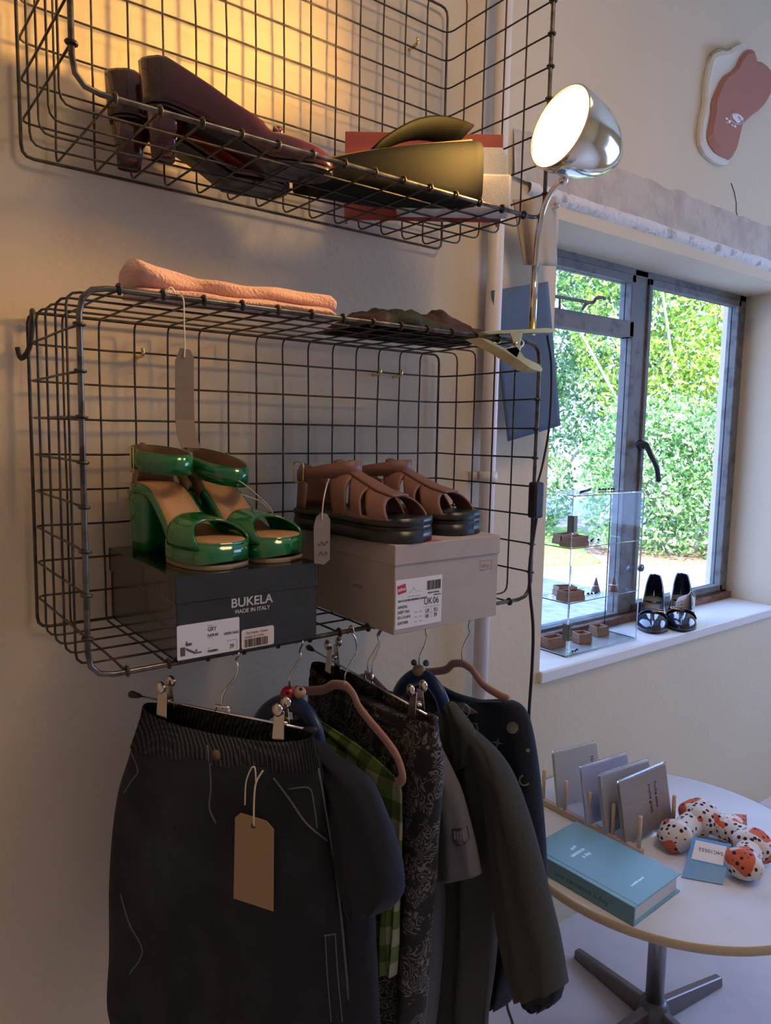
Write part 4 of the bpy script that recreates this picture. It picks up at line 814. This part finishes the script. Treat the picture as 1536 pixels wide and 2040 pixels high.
# blue tag
tp = [pZ(1380, 1666, TZ+.045), pZ(1457, 1682, TZ+.045), pZ(1448, 1730, TZ+.022), pZ(1440, 1762, TZ+.002), pZ(1357, 1747, TZ+.002), pZ(1369, 1712, TZ+.022)]
A_ = [[tp[0]+(tp[1]-tp[0])*u for u in np.linspace(0, 1, 5)], [tp[5]+(tp[2]-tp[5])*u for u in np.linspace(0, 1, 5)], [tp[4]+(tp[3]-tp[4])*u for u in np.linspace(0, 1, 5)]]
T = Thing('blue_tag', 'bright blue card tag with a white number label, leaning on the polka dot ring', 'tag', tp[4]); 
bt = T.add('card', grid(A_), mat('sky blue card', (.10, .36, .72), .4), solid=.0006, smooth=False)
nn = np.cross(tp[1]-tp[0], tp[5]-tp[0]); nn /= np.linalg.norm(nn); nn = nn if nn[2] > 0 else -nn
lq = [tp[0]+(tp[5]-tp[0])*a_+(tp[1]-tp[0])*b_+nn*.0008 for a_, b_ in ((.15, .10), (.15, .90), (.95, .90), (.95, .10))]
T.add('number_label', plate(lq, .0003, nn), M_WHITE, bt, smooth=False)
xd = (lq[3]-lq[2]); xd /= np.linalg.norm(xd); yd = np.cross(nn, xd); Mx = np.eye(4); Mx[:3, 0] = xd; Mx[:3, 1] = yd; Mx[:3, 2] = nn; Mx[:3, 3] = lq[1]+(lq[2]-lq[1])*.35+xd*.004+nn*.0006
text(T, '54C10552', .0105, Mx, M_INK, bt, .0001)
hc = pZ(1399, 1742, TZ+.006); T.add('punched_hole', lathe([(.0001, .0006), (.0035, .0006), (.0035, 0)], 14, np.array(Matrix.Translation(tuple(hc)))), M_INK, bt)
# ---------------------------------------------------------------- clothes on hangers below the lower basket
class Plane:
    def __init__(s, P0, d):
        s.P0 = np.array(P0, float); s.a = np.array([d[0], d[1], 0.]); s.a /= np.linalg.norm(s.a); s.n = np.array([-s.a[1], s.a[0], 0.])
        if s.n.dot(CAM-s.P0) < 0: s.n = -s.n
    def p(s, x, y, off=0): return pPl(x, y, s.P0+s.n*off, s.n)
def interp_rows(rows, k):
    R_ = np.array(rows, float); return smoothpath(R_, k)
def tubecloth(pl, rows, th, k=6, cols=72, fold=.004, nf=7, seed=0, dip=0, groove=None, rib=None, open_top=False, hemwave=.0, off=0, flare=1.5):
    R_ = interp_rows(rows, k); n = len(R_); A_ = []
    th = np.interp(np.linspace(0, 1, n), np.linspace(0, 1, len(th)), th) if hasattr(th, '__len__') else np.full(n, th)
    for i, r in enumerate(R_):
        v = i/(n-1); a, b = pl.p(r[0], r[1], off), pl.p(r[2], r[3], off); row = []
        for j in range(cols):
            t = 2*PI*j/cols; cs, sn = math.cos(t), math.sin(t); u = .5+.5*math.copysign(abs(cs)**.8, cs)
            q = a+(b-a)*u; s_ = math.copysign(abs(sn)**.75, sn)
            ph = nf*PI*u+2.2*mnoise.noise((u*2.2, v*1.6, seed)); f = fold*(.25+flare*v)*math.sin(ph*1.0)+fold*1.2*mnoise.noise((u*5, v*4, seed+5*(sn > 0)))
            w = min(1, abs(sn)*3)
            d = th[i]*s_+f*w*(1 if sn > 0 else -.7)
            if groove and v > groove[1]: d -= groove[2]*s_*math.exp(-((u-groove[0])/groove[3])**2)*min(1, (v-groove[1])*4)
            if rib: d += rib*math.sin(j*PI)*0+rib*(1 if j % 2 else -1)*(0 if (sn > 0 and .30 < u < .62) else 1)
            q = q+pl.n*d; q[2] -= dip*max(0, sn)**1.3*(1-v)
            if i == n-1 or v > .93: q[2] += hemwave*math.sin(ph*.8)*(v-.93)/.07
            row.append(q)
        A_.append(row+[row[0]])
    v, f = grid(A_)
    f.append(tuple(range((n-1)*(cols+1), (n-1)*(cols+1)+cols)))
    if not open_top: f.append(tuple(range(cols)))
    return v, f
def hit(o, x, y, off=.001):
    bpy.context.view_layer.update(); M = np.array(o.matrix_world); inv = np.linalg.inv(M); d = ray(x, y); d /= np.linalg.norm(d)
    ok, loc, nn, _ = o.ray_cast(Vector(inv[:3, :3] @ CAM + inv[:3, 3]), Vector(inv[:3, :3] @ d))
    return (M[:3, :3] @ np.array(loc) + M[:3, 3]) - d*off if ok else None
def stitch(T, par, o, px, r=.0007, m=None, name='seam', n=5):
    P = smoothpath([(x, y, 0) for x, y in px], n); Q = [hit(o, p[0], p[1], r*.6) for p in P]; Q = [q for q in Q if q is not None]
    if len(Q) > 1: return T.add(name, tube(Q, r, 4), m, par)
def decal(T, par, o, px, m, name='motif', off=.0012):
    Q = [hit(o, x, y, off) for x, y in px]
    if any(q is None for q in Q): return
    c = np.mean(Q, axis=0); n = len(Q); return T.add(name, (np.array(Q+[c]), [(i, (i+1) % n, n) for i in range(n)]), m, par, smooth=False)
def hook(neck_px, x, extra=None, yv=-.254):
    P = [pY(a, b, yv) for a, b in neck_px]; x = P[-1][0]
    return tube(smoothpath(P+[(x, -.262, .972), (x, -.2545, .9805), (x, -.247, .974), (x+.001, -.243, .966)], 6), .0014, 7)
def ell_tube(path, r, nrm_, flat):   # flattened rod
    v, f = tube(path, r, 12); P = np.array(path); nrm_ = np.array(nrm_, float); k = len(P)
    v = v.reshape(k, 12, 3); d = ((v-P[:, None])@nrm_)[..., None]*nrm_; return (v-d*(1-flat)).reshape(-1, 3), f
M_DENIM = mat('washed black denim', (.009, .012, .018), .9, noise=(11, (.026, .032, .043), .45, .75), bump=(34, .7, .006))
M_SEAM = mat('denim seam', (.13, .14, .16), .9)
def rib_mat():
    m = mat('ribbed denim', (.02, .024, .03), .9); N, L = nt(m); b = N['Principled BSDF']; tc_ = N.new('ShaderNodeTexCoord'); w = N.new('ShaderNodeTexWave'); w.inputs['Scale'].default_value = 95; w.inputs['Distortion'].default_value = .6; w.inputs['Detail'].default_value = 1
    L.new(tc_.outputs['Object'], w.inputs['Vector']); x = mix_node(N, (.010, .013, .018), (.085, .095, .11)); L.new(math_node(N, L, 'POWER', w.outputs['Fac'], 2.5), x.inputs[0]); L.new(x.outputs[2], b.inputs['Base Color'])
    bp_ = N.new('ShaderNodeBump'); bp_.inputs['Strength'].default_value = .8; bp_.inputs['Distance'].default_value = .003; L.new(w.outputs['Fac'], bp_.inputs['Height']); L.new(bp_.outputs[0], b.inputs['Normal']); return m
M_RIB = rib_mat()
M_CLIP = mat('clip metal', (.62, .56, .48), .2, 1)
def clip_hanger(name, lab, plane, neck, hk, e0, e1, clips, group):
    z = plane.p(*neck)[2]; T = Thing(name, lab, 'hanger', plane.p(*neck), group)
    a, b = plane.p(*e0), plane.p(*e1); T.add('bar', tube([a, b], .0016, 8), M_CHROME)
    for q, s in ((a, 1), (b, -1)):
        d = (b-a)/np.linalg.norm(b-a)*s; T.add('rubber_tip', tube([q-d*.006, q-d*.002, q+d*.011], [.0045, .005, .003], 10), M_BLACK)
    T.add('hook', hook(hk, 0), M_CHROME)
    c = plane.p(*neck); d = (b-a)/np.linalg.norm(b-a); T.add('bracket', join(tube([c-d*.010+np.array([0, 0, -.008]), c-d*.010+np.array([0, 0, .003]), c+d*.010+np.array([0, 0, .003]), c+d*.010+np.array([0, 0, -.008])], .0018, 6)), M_CHROME)
    for (x, y) in clips:
        c = plane.p(x, y); Mx = frame(c, d); 
        if Mx[:3, 1].dot(plane.n) < 0: Mx[:3, 1] *= -1
        k = T.add('clip', xf(join(plate([(-.007, .004, .018), (.007, .004, .018), (.009, .008, -.024), (-.009, .008, -.024)], .0016, (0, 1, 0)), plate([(-.007, -.004, .018), (.007, -.004, .018), (.009, -.008, -.024), (-.009, -.008, -.024)], .0016, (0, -1, 0))), Mx), M_CLIP, smooth=False, bevel=.0008)
        T.add('lever', xf(join(sphere((0, .010, .020), .0085, 10, (.9, .55, 1)), sphere((0, -.010, .022), .0085, 10, (.9, .55, 1)), tube([(-.008, 0, 0), (.008, 0, 0)], .003, 10)), Mx), M_CLIP, k)
    return T
# shorts -------------------------------------------------------
p1 = Plane((.12, -.26, .9), (.134, -.235))
clip_hanger('clip_hanger', 'chrome clip hanger holding the black denim shorts', p1, (443, 1412), [(443, 1412), (442, 1392), (452, 1370), (469, 1350), (474, 1330), (470, 1314)], (266, 1384), (622, 1455), [(330, 1394), (561, 1440)], 'clip hangers')
T = Thing('denim_shorts', 'black washed denim shorts with an elastic waist, nearest and leftmost on the rail', 'shorts', p1.p(430, 1480))
RW = [(288, 1402, 622, 1464), (285, 1420, 626, 1480), (279, 1445, 631, 1502), (268, 1482, 638, 1530)]
wb_ = T.add('waistband', tubecloth(p1, RW, [.017, .022, .027, .030], 3, 200, .0008, 5, 2, .014, rib=.0011, open_top=True), M_RIB)
RB = [(271, 1474, 636, 1524), (262, 1510, 641, 1552), (247, 1570, 652, 1620), (239, 1650, 668, 1700), (234, 1760, 688, 1800), (232, 1880, 700, 1900), (229, 1980, 706, 2000), (250, 2050, 709, 2080), (262, 2120, 712, 2160)]
bd_ = T.add('leg_panel', tubecloth(p1, RB, [.028, .034, .043, .05, .05, .048, .046], 6, 120, .0055, 6, 3, 0, groove=(.44, .35, .022, .07)), M_DENIM)
stitch(T, bd_, bd_, [(262, 1500), (275, 1535), (262, 1555), (247, 1580)], .0012, M_SEAM)
stitch(T, bd_, bd_, [(545, 1550), (575, 1590), (610, 1640), (652, 1675)], .0014, M_SEAM)
stitch(T, bd_, bd_, [(575, 1572), (615, 1570), (625, 1600), (632, 1650)], .0009, M_SEAM)
stitch(T, bd_, bd_, [(632, 1520), (650, 1620), (672, 1760), (685, 1880), (698, 2030)], .0016, M_SEAM)
stitch(T, bd_, bd_, [(648, 1862), (652, 1940), (660, 2035)], .0009, M_SEAM); stitch(T, bd_, bd_, [(668, 1862), (673, 1940), (682, 2035)], .0009, M_SEAM)
stitch(T, bd_, bd_, [(645, 1864), (670, 1860)], .0012, M_SEAM)
stitch(T, bd_, bd_, [(418, 1520), (420, 1570), (417, 1610), (430, 1640)], .0011, M_SEAM)
stitch(T, bd_, bd_, [(240, 1780), (258, 1840), (284, 1895), (258, 1940)], .0013, M_SEAM)
stitch(T, wb_, wb_, [(413, 1484), (416, 1505), (416, 1518)], .0012, M_SEAM)
bp = hit(wb_, 432, 1503, .001); bp = bp if bp is not None else p1.p(432, 1503, .05)
T.add('button', tube([bp, bp+p1.n*.003], .0068, 16), mat('antique button', (.22, .18, .11), .35, .9), wb_)
q0 = hit(bd_, 505, 1720, .006); qp = Plane(q0, p1.a)
P0 = [qp.p(*q) for q in ((480, 1619), (531, 1635), (546, 1652), (545, 1815), (466, 1789), (469, 1628))]
T = Thing('swing_tag', 'brown kraft card tag on string hanging on the denim shorts', 'tag', P0[4])
T.add('card', plate(P0, .0008, qp.n), M_CARD, smooth=False)
T.add('string', join(tube(smoothpath([qp.p(506, 1645, .001), qp.p(506, 1600, .001), qp.p(510, 1560, .0), qp.p(524, 1535, -.004)], 6), .0011, 5), tube(smoothpath([qp.p(510, 1560, 0), qp.p(508, 1530, .0), qp.p(500, 1532, 0), qp.p(490, 1560, 0), qp.p(488, 1604, .001)], 6), .0009, 5)), M_STRING)
T.add('eyelet', tube([qp.p(505, 1645, .0009), qp.p(505, 1645, .0013)], .0032, 12), M_INK)
# generic garments ---------------------------------------------
def rod_hanger(lab, plane, hk, arms, m, r, flat, group, head=None):
    T = Thing('coat_hanger', lab, 'hanger', plane.p(*arms[0][0]), group)
    T.add('hook', hook(hk, 0), M_CHROME)
    T.add('hanger_arms', join(*[ell_tube(smoothpath([plane.p(*q) for q in a], 6), r, plane.n, flat) for a in arms]), m)
    return T
pX_ = lambda x, y=-.25: Plane((x, y, .9), (0, 1))
p2 = pX_(.225); T = rod_hanger('navy wooden hanger with a red ladybird bead, second along the rail', p2, [(578, 1372), (577, 1350), (590, 1325), (599, 1308), (597, 1296)], [[(500, 1480), (520, 1432), (545, 1408), (578, 1400), (606, 1415), (628, 1450), (640, 1500), (644, 1550)]], M_NAVYP, .013, .6, 'navy wooden hangers')
hd = p2.p(575, 1383, .004); T.add('ladybird_head', sphere(hd, .0115, 14), mat('red paint', (.42, .02, .03), .35), label='red ladybird bead')
b2 = p2.p(592, 1379, .0)+np.array([.002, -.004, 0]); T.add('bead', sphere(b2, .0085, 12), mat('pale wood', (.48, .30, .19), .5))
T.add('spots', join(*[sphere(hd+np.array(o_), .0028, 8) for o_ in ((-.006, -.008, .006), (.005, -.009, .005))]+[sphere(b2+np.array([-.001, -.004, .006]), .003, 8)]), M_INK)
T = Thing('dark_top', 'plain black-navy short-sleeved top on the ladybird hanger, right of the shorts', 'top', p2.p(600, 1500))
T.add('body', tubecloth(p2, [(545, 1440, 606, 1430), (520, 1470, 632, 1478), (500, 1560, 690, 1550), (490, 1650, 728, 1640), (485, 1760, 738, 1760), (488, 1860, 738, 1860), (495, 1960, 742, 1960), (500, 2060, 748, 2080), (500, 2130, 750, 2150)], [.010, .02, .026, .03, .03], 6, 90, .005, 7, 21), M_NAVY)
T.add('sleeve', tubecloth(p2, [(592, 1450, 614, 1460), (610, 1500, 660, 1506), (640, 1570, 728, 1556), (672, 1660, 766, 1640), (692, 1740, 783, 1715), (706, 1800, 788, 1780), (718, 1824, 764, 1816)], [.012, .02, .024, .022], 6, 60, .003, 5, 22, off=.010), M_NAVY)
def gingham():
    m = mat('green and white gingham', (.2, .3, .1), .85, bump=(300, .1, .001)); N, L = nt(m); b = N['Principled BSDF']; tc_ = N.new('ShaderNodeTexCoord'); sp = N.new('ShaderNodeSeparateXYZ'); L.new(tc_.outputs['Object'], sp.inputs[0])
    def st(ax): return math_node(N, L, 'GREATER_THAN', math_node(N, L, 'SINE', math_node(N, L, 'MULTIPLY', sp.outputs[ax], 2*PI/.050)), 0)
    s = math_node(N, L, 'MULTIPLY', math_node(N, L, 'ADD', st(1), st(2)), .5)
    r = N.new('ShaderNodeValToRGB'); r.color_ramp.interpolation = 'CONSTANT'; e = r.color_ramp.elements; e[0].position = 0; e[0].color = (.34, .36, .25, 1); e[1].position = .25; e[1].color = (.12, .19, .05, 1); x = e.new(.75); x.color = (.045, .09, .015, 1)
    L.new(s, r.inputs[0]); L.new(r.outputs[0], b.inputs['Base Color']); return m
p3 = pX_(.296)
T = Thing('gingham_top', 'green and white gingham top on the nearest pink velvet hanger', 'top', p3.p(700, 1500))
T.add('body', tubecloth(p3, [(585, 1420, 625, 1428), (590, 1450, 690, 1470), (600, 1490, 752, 1515), (610, 1540, 795, 1560), (640, 1610, 800, 1610), (690, 1700, 798, 1700), (725, 1790, 793, 1800), (730, 1860, 790, 1880), (738, 1900, 784, 1945)], [.004, .008, .010, .010, .012, .012, .012, .012], 6, 80, .003, 8, 31), gingham())
pk = [[(690, 1366), (665, 1364), (645, 1374), (615, 1376), (590, 1374)], [(690, 1366), (704, 1384), (715, 1408), (738, 1438), (770, 1476), (790, 1506), (800, 1535), (801, 1552), (793, 1560)]]
rod_hanger('dusty pink velvet hanger in front of the patterned trousers', p3, [(690, 1366), (688, 1345), (700, 1318), (711, 1300), (709, 1275), (700, 1258)], pk, M_VELVET, .0068, .45, 'pink velvet hangers')
p4 = Plane((.34, -.25, .9), (.027, .342))
clip_hanger('clip_hanger', 'chrome clip hanger holding the patterned trousers', p4, (735, 1345), [(735, 1345), (733, 1322), (745, 1298), (755, 1280), (752, 1264)], (617, 1291), (863, 1431), [(663, 1308), (830, 1402)], 'clip hangers')
def floral():
    m = mat('black and beige line floral', (.02, .02, .024), .9, bump=(60, .4, .003)); N, L = nt(m); b = N['Principled BSDF']; tc_ = N.new('ShaderNodeTexCoord')
    no = N.new('ShaderNodeTexNoise'); no.inputs['Scale'].default_value = 18; no.inputs['Detail'].default_value = 3; L.new(tc_.outputs['Object'], no.inputs['Vector'])
    ad = N.new('ShaderNodeMixRGB'); ad.blend_type = 'LINEAR_LIGHT'; ad.inputs[0].default_value = .05; L.new(tc_.outputs['Object'], ad.inputs[1]); L.new(no.outputs['Color'], ad.inputs[2])
    vo = N.new('ShaderNodeTexVoronoi'); vo.inputs['Scale'].default_value = 46; L.new(ad.outputs[0], vo.inputs['Vector'])
    s = math_node(N, L, 'SINE', math_node(N, L, 'MULTIPLY', vo.outputs['Distance'], 30)); g_ = math_node(N, L, 'GREATER_THAN', s, .35)
    n2 = N.new('ShaderNodeTexNoise'); n2.inputs['Scale'].default_value = 30; L.new(tc_.outputs['Object'], n2.inputs['Vector']); g2 = math_node(N, L, 'GREATER_THAN', n2.outputs['Fac'], .46)
    x = mix_node(N, (.016, .017, .02), (.17, .155, .14)); L.new(math_node(N, L, 'MULTIPLY', g_, g2), x.inputs[0]); L.new(x.outputs[2], b.inputs['Base Color']); return m
M_FLO = floral()
T = Thing('patterned_trousers', 'black trousers with a beige swirling line pattern, clipped to a hanger', 'trousers', p4.p(740, 1400))
T.add('waistband', tubecloth(p4, [(626, 1318, 866, 1434), (625, 1334, 867, 1452), (624, 1350, 868, 1468)], [.018, .02, .022], 4, 160, .0015, 9, 40, .012, rib=.0011, open_top=True), M_FLO)
T.add('legs', tubecloth(p4, [(624, 1348, 868, 1466), (622, 1400, 876, 1515), (630, 1480, 873, 1585), (650, 1600, 862, 1690), (680, 1700, 853, 1780), (690, 1800, 843, 1880), (690, 1900, 836, 1970), (685, 2000, 828, 2060), (685, 2080, 822, 2140)], [.022, .026, .03, .03, .03], 6, 110, .006, 9, 41), M_FLO)
rod_hanger('dusty pink velvet hanger half hidden behind the trouser clip hanger', pX_(.372), [(742, 1352), (741, 1325), (752, 1300), (757, 1282), (755, 1266)], [[(742, 1352), (755, 1366), (775, 1386), (800, 1412), (815, 1430)], [(742, 1352), (728, 1350), (712, 1354)]], M_VELVET, .0068, .45, 'pink velvet hangers')
p5 = pX_(.405); M_GREY = mat('grey jersey', (.15, .155, .18), .9, bump=(300, .2, .001))
T = Thing('grey_tshirt', 'grey t-shirt with a dark printed patch on its sleeve, behind the patterned trousers', 't-shirt', p5.p(850, 1500))
T.add('body', tubecloth(p5, [(815, 1440, 860, 1455), (800, 1500, 872, 1520), (795, 1600, 876, 1620), (790, 1700, 874, 1740), (790, 1800, 876, 1830), (785, 1900, 873, 1920), (780, 2000, 864, 2020), (775, 2100, 850, 2110)], [.008, .018, .022, .022], 6, 80, .006, 5, 51), M_GREY)
sl = T.add('sleeve', tubecloth(p5, [(855, 1465, 868, 1478), (850, 1520, 893, 1530), (852, 1580, 916, 1588), (856, 1640, 932, 1645), (860, 1700, 944, 1698), (866, 1752, 953, 1744)], [.008, .018, .02, .022], 6, 60, .002, 4, 52, off=.004), M_GREY)
decal(T, sl, sl, [(899, 1652), (916, 1650), (931, 1645), (936, 1668), (927, 1682), (910, 1687), (902, 1676)], M_INK, 'printed_patch')
for s_, xx in (('', 0),): pass
for k_, (x_, w_) in enumerate(((904, 3), (910, 3), (916, 3), (922, 3))): decal(T, sl, sl, [(x_, 1656), (x_+w_, 1655), (x_+w_+1, 1672), (x_+1, 1673)], mat('patch print %d' % k_, (.22, .23, .26), .7), 'patch_lettering', .0018)
p6 = pX_(.455)
T = rod_hanger('navy wooden hanger with a wooden mouse head bead', p6, [(836, 1325), (836, 1308), (846, 1285), (850, 1268), (848, 1254)], [[(783, 1410), (800, 1372), (820, 1352), (840, 1348), (862, 1362), (880, 1392), (888, 1430), (892, 1470)]], M_NAVYP, .013, .6, 'navy wooden hangers')
hd = p6.p(835, 1336, .004); T.add('mouse_head', sphere(hd, .0105, 14, (1, 1.1, .85)), mat('mouse wood', (.42, .28, .17), .5), label='pale wooden mouse bead')
for q in ((825, 1320), (849, 1321)): T.add('ear', sphere(p6.p(*q, .002), .0052, 10), mat('teal paint', (.06, .14, .18), .4) if q[0] == 825 else bpy.data.materials['teal paint'])
M_HOOD = mat('charcoal olive fleece', (.050, .052, .046), .95, noise=(4, (.038, .040, .038), .4, .6), bump=(300, .3, .001))
T = Thing('sweatshirt', 'charcoal sweatshirt with long sleeves and a collar, on the mouse head hanger', 'sweatshirt', p6.p(900, 1500))
T.add('body', tubecloth(p6, [(862, 1425, 900, 1400), (862, 1460, 940, 1462), (864, 1520, 985, 1535), (868, 1620, 996, 1640), (870, 1760, 988, 1770), (870, 1900, 982, 1920), (866, 2000, 968, 2030), (864, 2080, 962, 2110)], [.008, .022, .028, .03, .03], 6, 90, .006, 6, 61), M_HOOD)
T.add('sleeve', tubecloth(p6, [(925, 1452, 948, 1462), (945, 1500, 985, 1500), (968, 1560, 1015, 1555), (980, 1650, 1046, 1640), (990, 1750, 1075, 1745), (1004, 1850, 1097, 1840), (1022, 1930, 1110, 1910), (1040, 1985, 1118, 1968)], [.010, .022, .026, .028, .028], 6, 70, .0022, 5, 62, off=.010), M_HOOD)
T.add('cuff', tubecloth(p6, [(1042, 1982, 1116, 1966), (1056, 2000, 1112, 1990), (1070, 2006, 1100, 2004)], [.022, .018], 6, 50, .003, 6, 63, off=.010), M_NAVY)
T.add('collar', tubecloth(p6, [(893, 1398, 903, 1402), (898, 1425, 930, 1440), (902, 1470, 943, 1468), (912, 1540, 938, 1520)], [.006, .012, .014, .010], 5, 40, .001, 3, 64, off=.018), M_HOOD)
p7 = pX_(.55); M_NIGHT = mat('midnight navy knit', (.010, .016, .034), .9, bump=(200, .3, .001)); M_MOT = mat('pale motif thread', (.20, .22, .22), .8)
T = Thing('cardigan', 'midnight navy cardigan with pale moons and stars, rightmost on the rail', 'cardigan', p7.p(980, 1500))
T.add('body', tubecloth(p7, [(800, 1352, 852, 1346), (795, 1372, 905, 1380), (800, 1390, 975, 1398), (810, 1402, 1018, 1396), (820, 1425, 1044, 1415), (840, 1460, 1058, 1462), (860, 1540, 1070, 1545), (880, 1650, 1080, 1655), (900, 1750, 1085, 1760), (910, 1830, 1084, 1850), (930, 1900, 1040, 1905), (955, 1960, 1020, 1960), (975, 2000, 1006, 2004)], [.006, .010, .014, .016, .02, .024, .026, .026, .026, .024, .02], 6, 110, .004, 7, 71), M_NIGHT)
bo = T.o.children[0]
circ = lambda x, y, r, a0=0, a1=2*PI, n=14, ry=None: [(x+r*math.cos(t), y+(ry or r)*math.sin(t)) for t in np.linspace(a0, a1, n, endpoint=False)]
for q in (circ(1021, 1450, 12), [(936, 1440), (952, 1440), (954, 1458), (940, 1462), (932, 1452)], circ(1052, 1495, 4)): decal(T, bo, bo, q, M_MOT, 'moon_motif')
star = lambda x, y, r: [(x+(r if i % 2 == 0 else r*.3)*math.sin(i*PI/4+.2), y-(r if i % 2 == 0 else r*.3)*math.cos(i*PI/4+.2)) for i in range(8)]
decal(T, bo, bo, star(991, 1480, 12), M_MOT, 'star_motif')
cr = [(1045+10*math.cos(t), 1555+10*math.sin(t)) for t in np.linspace(.6, 4.4, 10)]+[(1048+6*math.cos(t), 1553+7*math.sin(t)) for t in np.linspace(4.2, .8, 8)]; 
for i in range(1): stitch(T, bo, bo, cr[:10], .0014, M_MOT, 'crescent_motif', 2)
rod_hanger('dusty pink velvet hanger carrying the midnight navy cardigan', p7, [(922, 1322), (920, 1300), (927, 1278), (936, 1262), (934, 1246)], [[(922, 1322), (903, 1322), (888, 1334), (860, 1338), (845, 1338)], [(922, 1322), (938, 1332), (950, 1348), (965, 1366), (990, 1382), (1014, 1394)]], M_VELVET, .0068, .45, 'pink velvet hangers')
P0 = [p7.p(*q, .032) for q in ((905, 1402), (925, 1400), (952, 1420), (935, 1423), (908, 1410))]
T = Thing('swing_tag', 'small pale tag on thread at the neck of the navy cardigan', 'tag', P0[4]); T.add('card', plate(P0, .0006, p7.n), mat('pale tag', (.35, .34, .32), .7), smooth=False)
T.add('string', tube(smoothpath([p7.p(*q, .033) for q in ((918, 1432), (922, 1412), (928, 1404), (936, 1415), (930, 1428), (922, 1440))], 5), .0007, 5), M_STRING)
